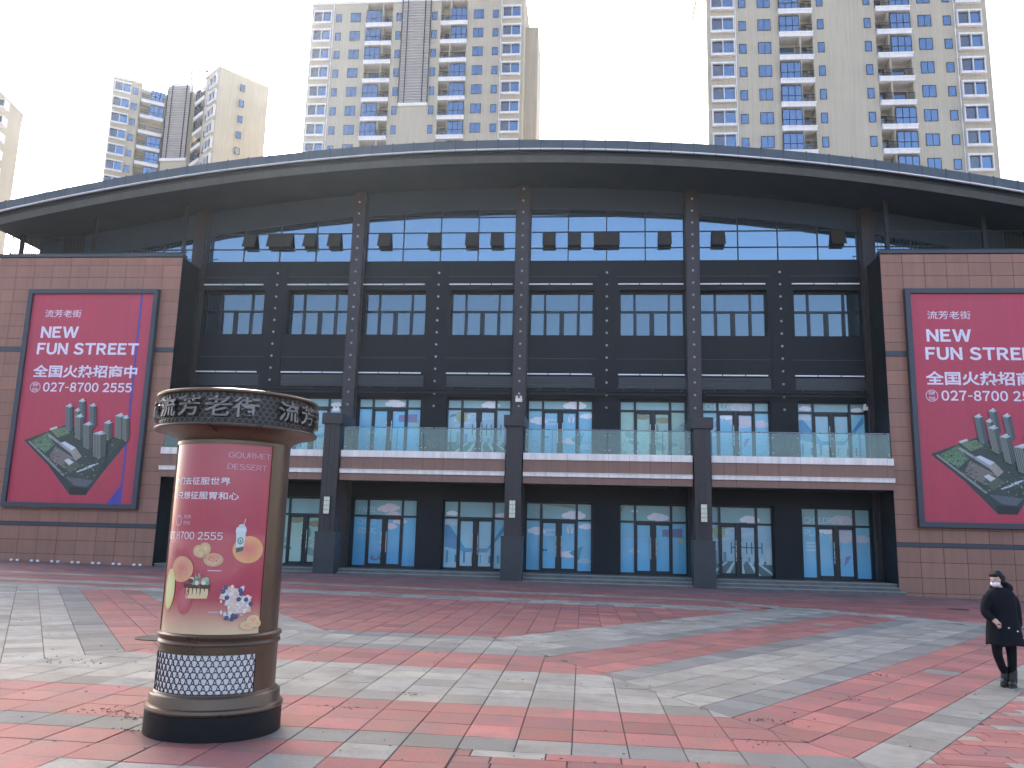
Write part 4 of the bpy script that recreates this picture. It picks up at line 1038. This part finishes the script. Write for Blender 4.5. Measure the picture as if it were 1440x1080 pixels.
for s_ in (-1,1):
    blob('eye',K['hair'],PE,lambda x,y,z:(.094+.006*x,s_*.031+.012*y,.012+.006*z),10,6)

# ================================================================== TOWERS
def win_mesh(name,w_,h_,white,split=2,proud=.06,mt=None,dark=None):
    f=MB(); t=.09 if white else .06
    f.box(-w_/2-t,w_/2+t,-proud,.0,h_/2,h_/2+t); f.box(-w_/2-t,w_/2+t,-proud,0,-h_/2-t,-h_/2); f.box(-w_/2-t,-w_/2,-proud,0,-h_/2,h_/2); f.box(w_/2,w_/2+t,-proud,0,-h_/2,h_/2)
    for k in range(1,split): x=-w_/2+w_*k/split; f.box(x-t*.4,x+t*.4,-proud,0,-h_/2,h_/2)
    fm=f.mesh(name,K['tower_w'] if white else K['frame'])
    ps=[]
    for k in range(split):
        a=-w_/2+w_*k/split; b=a+w_/split; ps.append(MB().box(a+.02,b-.02,-proud*.35,-.004,-h_/2,h_/2).mesh('pane',[K['glass_t']]))
    return fm,ps
WM={'bay':win_mesh('bay',2.45,1.55,True,2,.45),'mid':win_mesh('mid',1.35,1.32,False,2,.05),'small':win_mesh('small',.72,1.1,False,1,.05),'tiny':win_mesh('tiny',.62,1.15,False,1,.05)}
for k_ in ('bay',):       # the projecting box below and above the bay window
    pass
dark_pane=MB().box(-1.205,-.02,-.16,-.004,-.775,.775).mesh('pane',[K['glass_d']]); dark_pane2=MB().box(.02,1.205,-.16,-.004,-.775,.775).mesh('pane',[K['glass_d']])
bay_body=MB().box(-1.36,1.36,-.44,0,-1.05,-.87).mesh('window_sill',K['tower_w']); bay_head=MB().box(-1.36,1.36,-.44,0,.87,.99).mesh('window_head',K['tower_w'])
rtw=random.Random(21)
def put_window(T,kind,x,y,z,rz=0,darkside=0):
    fm,ps=WM[kind]; o=link('window',fm,T,Vector((x,y,z))-WO[T],rz)
    for i,pm in enumerate(ps):
        if kind=='bay' and darkside and ((i==0)==(darkside<0)): link('pane',dark_pane if i==0 else dark_pane2,o)
        else: link('pane',pm,o)
    if kind=='bay': link('window_sill',bay_body,o); link('window_head',bay_head,o)
bal_me={}
def balcony_meshes():
    # local: x 0..3.65 (open part first then glazed), front at y=0
    slab=MB().box(-.06,3.71,-.35,1.4,-.02,.56).box(-.12,3.77,-.41,-.35,.40,.58).mesh('balcony',K['tower_w'])
    rail=MB()
    x=.05
    while x<1.25: rail.box(x-.015,x+.015,-.30,-.27,.58,1.45); x+=.13
    for z in (.66,1.05,1.46): rail.box(0,1.25,-.31,-.26,z-.025,z+.025)
    rail_me=rail.mesh('railing',K['black'])
    gl=MB(); gl.box(1.45,3.62,-.28,-.24,.58,2.55); gl_me=gl.mesh('glazing',K['glass_t'])
    fr=MB()
    for x in (1.45,2.17,2.90,3.62): fr.box(x-.035,x+.035,-.31,-.22,.56,2.58)
    for z in (.60,1.35,2.55): fr.box(1.42,3.65,-.31,-.22,z-.035,z+.035)
    fr_me=fr.mesh('glazing_frame',K['frame'])
    rail2=MB(); x=1.5
    while x<3.6: rail2.box(x-.015,x+.015,-.30,-.27,.58,1.45); x+=.13
    for z in (.66,1.46): rail2.box(1.42,3.65,-.31,-.26,z-.025,z+.025)
    door=MB().box(1.7,3.3,1.28,1.36,.58,2.4).mesh('balcony_door',K['glass_t'])
    door2=MB().box(.25,1.05,1.28,1.36,.58,2.4).mesh('balcony_door',K['glass_d'])
    return slab,rail_me,gl_me,fr_me,rail2.mesh('railing',K['black']),door,door2
BM=balcony_meshes()
def mirror_me(me):
    m2=me.copy(); m2.transform(Matrix.Scale(-1,4,(1,0,0))); m2.flip_normals(); return m2
BMm=[mirror_me(x) for x in BM]
def put_balcony(T,x,y,z,side,rz=0,glazed=True):
    S=BM if side>0 else BMm; o=link('balcony',S[0],T,Vector((x,y,z))-WO[T],rz)
    link('railing',S[1],o); link('balcony_door',S[6],o)
    if glazed: link('glazing',S[2],o); link('glazing_frame',S[3],o)
    else: link('railing',S[4],o); link('balcony_door',S[5],o)
def flat_tower(cx,cy,zrow,nfl,below,louvre,label,top,depth=12,rz=0):
    T=empty('apartment_tower',(cx,cy,0),label,'apartment tower','apartment towers behind the building',rz)
    y0=cy; fl=2.9
    q=MB()
    for a,b in ((-15.4,-7.25),(7.25,15.4)): q.box(cx+a,cx+b,y0,y0+depth,0,top)
    q.box(cx-3.5,cx+3.5,y0,y0+depth,0,top); q.box(cx-7.25,cx+7.25,y0+1.38,y0+depth,0,top-.1)
    for s_ in (-1,1): q.box(cx+s_*4.92-.09,cx+s_*4.92+.09,y0-.05,y0+1.4,0,top)
    q.build('wall',K['tower'],T)
    q=MB(); q.box(cx-15.6,cx-7.15,y0-.2,y0+depth+.2,top,top+.5); q.box(cx+7.15,cx+15.6,y0-.2,y0+depth+.2,top,top+.5); q.box(cx-7.15,cx+7.15,y0-.2,y0+depth,top+.0,top+.4); q.build('parapet',K['tower_w'],T)
    q=MB(); q.box(cx+15.4,cx+17.2,y0+3,y0+depth,0,top-2.4); q.build('side_bay',K['tower'],T)
    zr=zrow
    for f in range(-below,nfl):
        z=zrow-f*fl
        for s_ in (-1,1):
            put_window(T,'bay',cx+s_*13.65,y0,z,0,s_ if s_<0 else -1)
            put_window(T,'small',cx+s_*11.35,y0,z-.1); put_window(T,'mid',cx+s_*8.9,y0,z-.05); put_window(T,'tiny',cx+s_*2.6,y0,z-.15)
            put_balcony(T,cx+s_*3.6,y0,z-1.75,s_,0,rtw.random()<.72)
            q=MB(); xx=cx+s_*15.05; 
    for s_ in (-1,1): q=MB(); q.tube([(cx+s_*12.15,y0-.08,zrow-nfl*fl),(cx+s_*12.15,y0-.08,top)],.06,6); q.build('drain_pipe',K['tower_w'],T)
    if louvre:
        zl=louvre
        fr=MB(); fr.box(cx-2.05,cx+2.05,y0-.25,y0-.02,zl-.55,zl-.1); fr.build('louvre_sill',K['tower_w'],T)
        MB().box(cx-2.0,cx+2.0,y0-.10,y0-.01,zl,top+6).build('louvre_panel',K['tower_g'],T)
        z=zl
        while z<top+6: MB().box(cx-2.05,cx+2.05,y0-.22,y0-.10,z,z+.16).build('louvre_slat',K['louvre'],T); z+=.42
        for x in (-2.05,-1.25,1.25,2.05): MB().box(cx+x-.06,cx+x+.06,y0-.27,y0-.1,zl-.1,top+6).build('louvre_post',K['frame'],T)
        MB().box(cx-3.4,cx+3.4,y0-.02,y0+6,top,top+5.8).build('roof_core',K['tower_w'],T)
    return T
flat_tower(-24.2,106.6,75.1,10,0,61.6,'beige apartment tower with louvred centre behind the middle of the roof',77.2)
flat_tower(29.2,89.5,60.9,8,2,0,'beige apartment tower rising out of the picture behind the right side of the roof',69.6)

# splayed tower at the left: two wings meeting at a louvred core
T=empty('apartment_tower',(-69,128,0),'apartment tower with splayed wings and blank gable left of the middle tower','apartment tower','apartment towers behind the building')
def wallrun(p,qv,depth,top,nm='wall',mt=None):
    p=Vector(p); qv=Vector(qv); d_=(qv-p).normalized(); nn=Vector((-d_.y,d_.x)); L_=(qv-p).length
    c=[p,qv,qv+nn*depth,p+nn*depth]; m=MB(); m.add([(a.x,a.y,0) for a in c]+[(a.x,a.y,top) for a in c],[(3,2,1,0),(4,5,6,7),(0,1,5,4),(1,2,6,5),(2,3,7,6),(3,0,4,7)]); m.build(nm,mt or K['tower'],T)
    m=MB(); c=[p-d_*.25-nn*.25,qv+d_*.25-nn*.25,qv+d_*.25+nn*(depth+.2),p-d_*.25+nn*(depth+.2)]; m.add([(a.x,a.y,top) for a in c]+[(a.x,a.y,top+.45) for a in c],[(3,2,1,0),(4,5,6,7),(0,1,5,4),(1,2,6,5),(2,3,7,6),(3,0,4,7)]); m.build('parapet',K['tower_w'],T)
    return p,d_,nn,math.atan2(d_.y,d_.x),L_
# left wing: windowed half and set-back balcony half
p,d_,nn,ang,L_=wallrun((-81.6,127.2),(-77.9,129.5),11,79.0)
pb,_,_,_,Lb=wallrun((-77.9+nn.x*1.3,129.5+nn.y*1.3),(-73.6+nn.x*1.3,132.1+nn.y*1.3),9,78.4)
for f in range(9):
    z=77.5-f*2.9
    a=p+d_*1.45; put_window(T,'bay',a.x,a.y,z,ang,-1); a=p+d_*3.5; put_window(T,'small',a.x,a.y,z-.1,ang)
    a=p+d_*4.6; put_balcony(T,a.x+nn.x*.2,a.y+nn.y*.2,z-1.75,1,ang,rtw.random()<.9)
p2,d2,n2,ang2,L2=wallrun((-65.6,128.6),(-61.7,125.2),9,79.2)
wallrun((-69.7+n2.x*1.3,132.2+n2.y*1.3),(-65.6+n2.x*1.3,128.6+n2.y*1.3),8,78.6)
for f in range(9):
    z=77.3-f*2.9
    a=p2+d2*3.5; put_window(T,'bay',a.x,a.y,z,ang2,1); a=p2+d2*1.1; put_window(T,'small',a.x,a.y,z-.1,ang2)
    a=p2+d2*-.2; put_balcony(T,a.x+n2.x*.2,a.y+n2.y*.2,z-1.75,-1,ang2,rtw.random()<.9)
# gable face
pg,dg,ng,angg,Lg=Vector((-61.7,125.2)),Vector((.74,.673)),Vector((-.673,.74)),math.atan2(.673,.74),8
for f in range(8):
    a=pg+dg*4.0; put_window(T,'small',a.x,a.y,76.9-f*2.9,angg)
# core
core=MB().box(-74.2,-69.4,131.6,138,0,78.5); core.build('core_wall',K['tower'],T)
MB().box(-73.9,-69.7,131.42,131.58,66.0,79.6).build('louvre_panel',K['tower_g'],T)
z=66.0
while z<79.5: MB().box(-74.0,-69.6,131.26,131.42,z,z+.17).build('louvre_slat',K['louvre'],T); z+=.45
for x in (-73.95,-73.1,-70.5,-69.65): MB().box(x-.07,x+.07,131.2,131.4,65.8,79.7).build('louvre_post',K['frame'],T)
MB().box(-74.2,-69.4,131.1,131.6,65.3,65.8).build('louvre_sill',K['tower_w'],T)
MB().box(-74.0,-69.6,131.7,137,78.5,80.4).build('roof_core',K['tower_w'],T)
q=MB()
for k in range(7): x=-73.6+k*.95; q.box(x,x+.22,130.4,138,81.4,81.7)
q.box(-74.2,-66.6,130.4,130.7,81.7,82.1); q.box(-74.2,-66.6,137.6,138,81.7,82.1); q.box(-66.9,-66.6,130.4,138,81.7,82.1)
for x in (-67,-69.6): q.box(x,x+.3,130.5,130.8,78,81.7)
q.build('roof_pergola',K['tower_w'],T)

# far-left tower, mostly out of the picture
T=empty('apartment_tower',(-104,124,0),'pale apartment tower with bay boxes at the left edge of the picture','apartment tower','apartment towers behind the building')
p,d_,nn,ang,L_=wallrun((-120.4,113),(-96.7,117.0),12,73.0)
p3=Vector((-96.7,117.0)); d3=Vector((.55,.835)); a3=math.atan2(d3.y,d3.x)
MB().box(-111,-100.2,121,131,73,80).build('roof_core',K['tower_w'],T)
for f in range(11):
    z=70.6-f*2.9
    for t in (4,10,16,21.2): 
        a=p+d_*t; put_window(T,'mid' if t!=21.2 else 'small',a.x,a.y,z,ang)
    c=Vector((-96.7,117))+nn*3.2
    m=MB(); m.box(-.1,1.5,0,1.6,-.6,.9); o=link('bay_box',m.mesh('bay_box',K['tower_w']),T,Vector((c.x,c.y,z))-WO[T],ang)
    link('pane',MB().box(.1,1.4,-.05,0,-.3,.7).mesh('pane',K['glass_t']),o)

# ================================================================== HAZE
hz=bpy.data.materials.new('thin air'); hz.use_nodes=True; N=hz.node_tree.nodes
for n_ in list(N):
    if n_.bl_idname=='ShaderNodeBsdfPrincipled': N.remove(n_)
pv=N.new('ShaderNodeVolumePrincipled'); pv.inputs['Color'].default_value=(.82,.91,1,1); pv.inputs['Density'].default_value=.00016; pv.inputs['Anisotropy'].default_value=.55
hz.node_tree.links.new(pv.outputs[0],N['Material Output'].inputs['Volume'])
tag(MB().box(-160,110,-40,190,-2.5,92).build('haze',hz),kind='stuff')
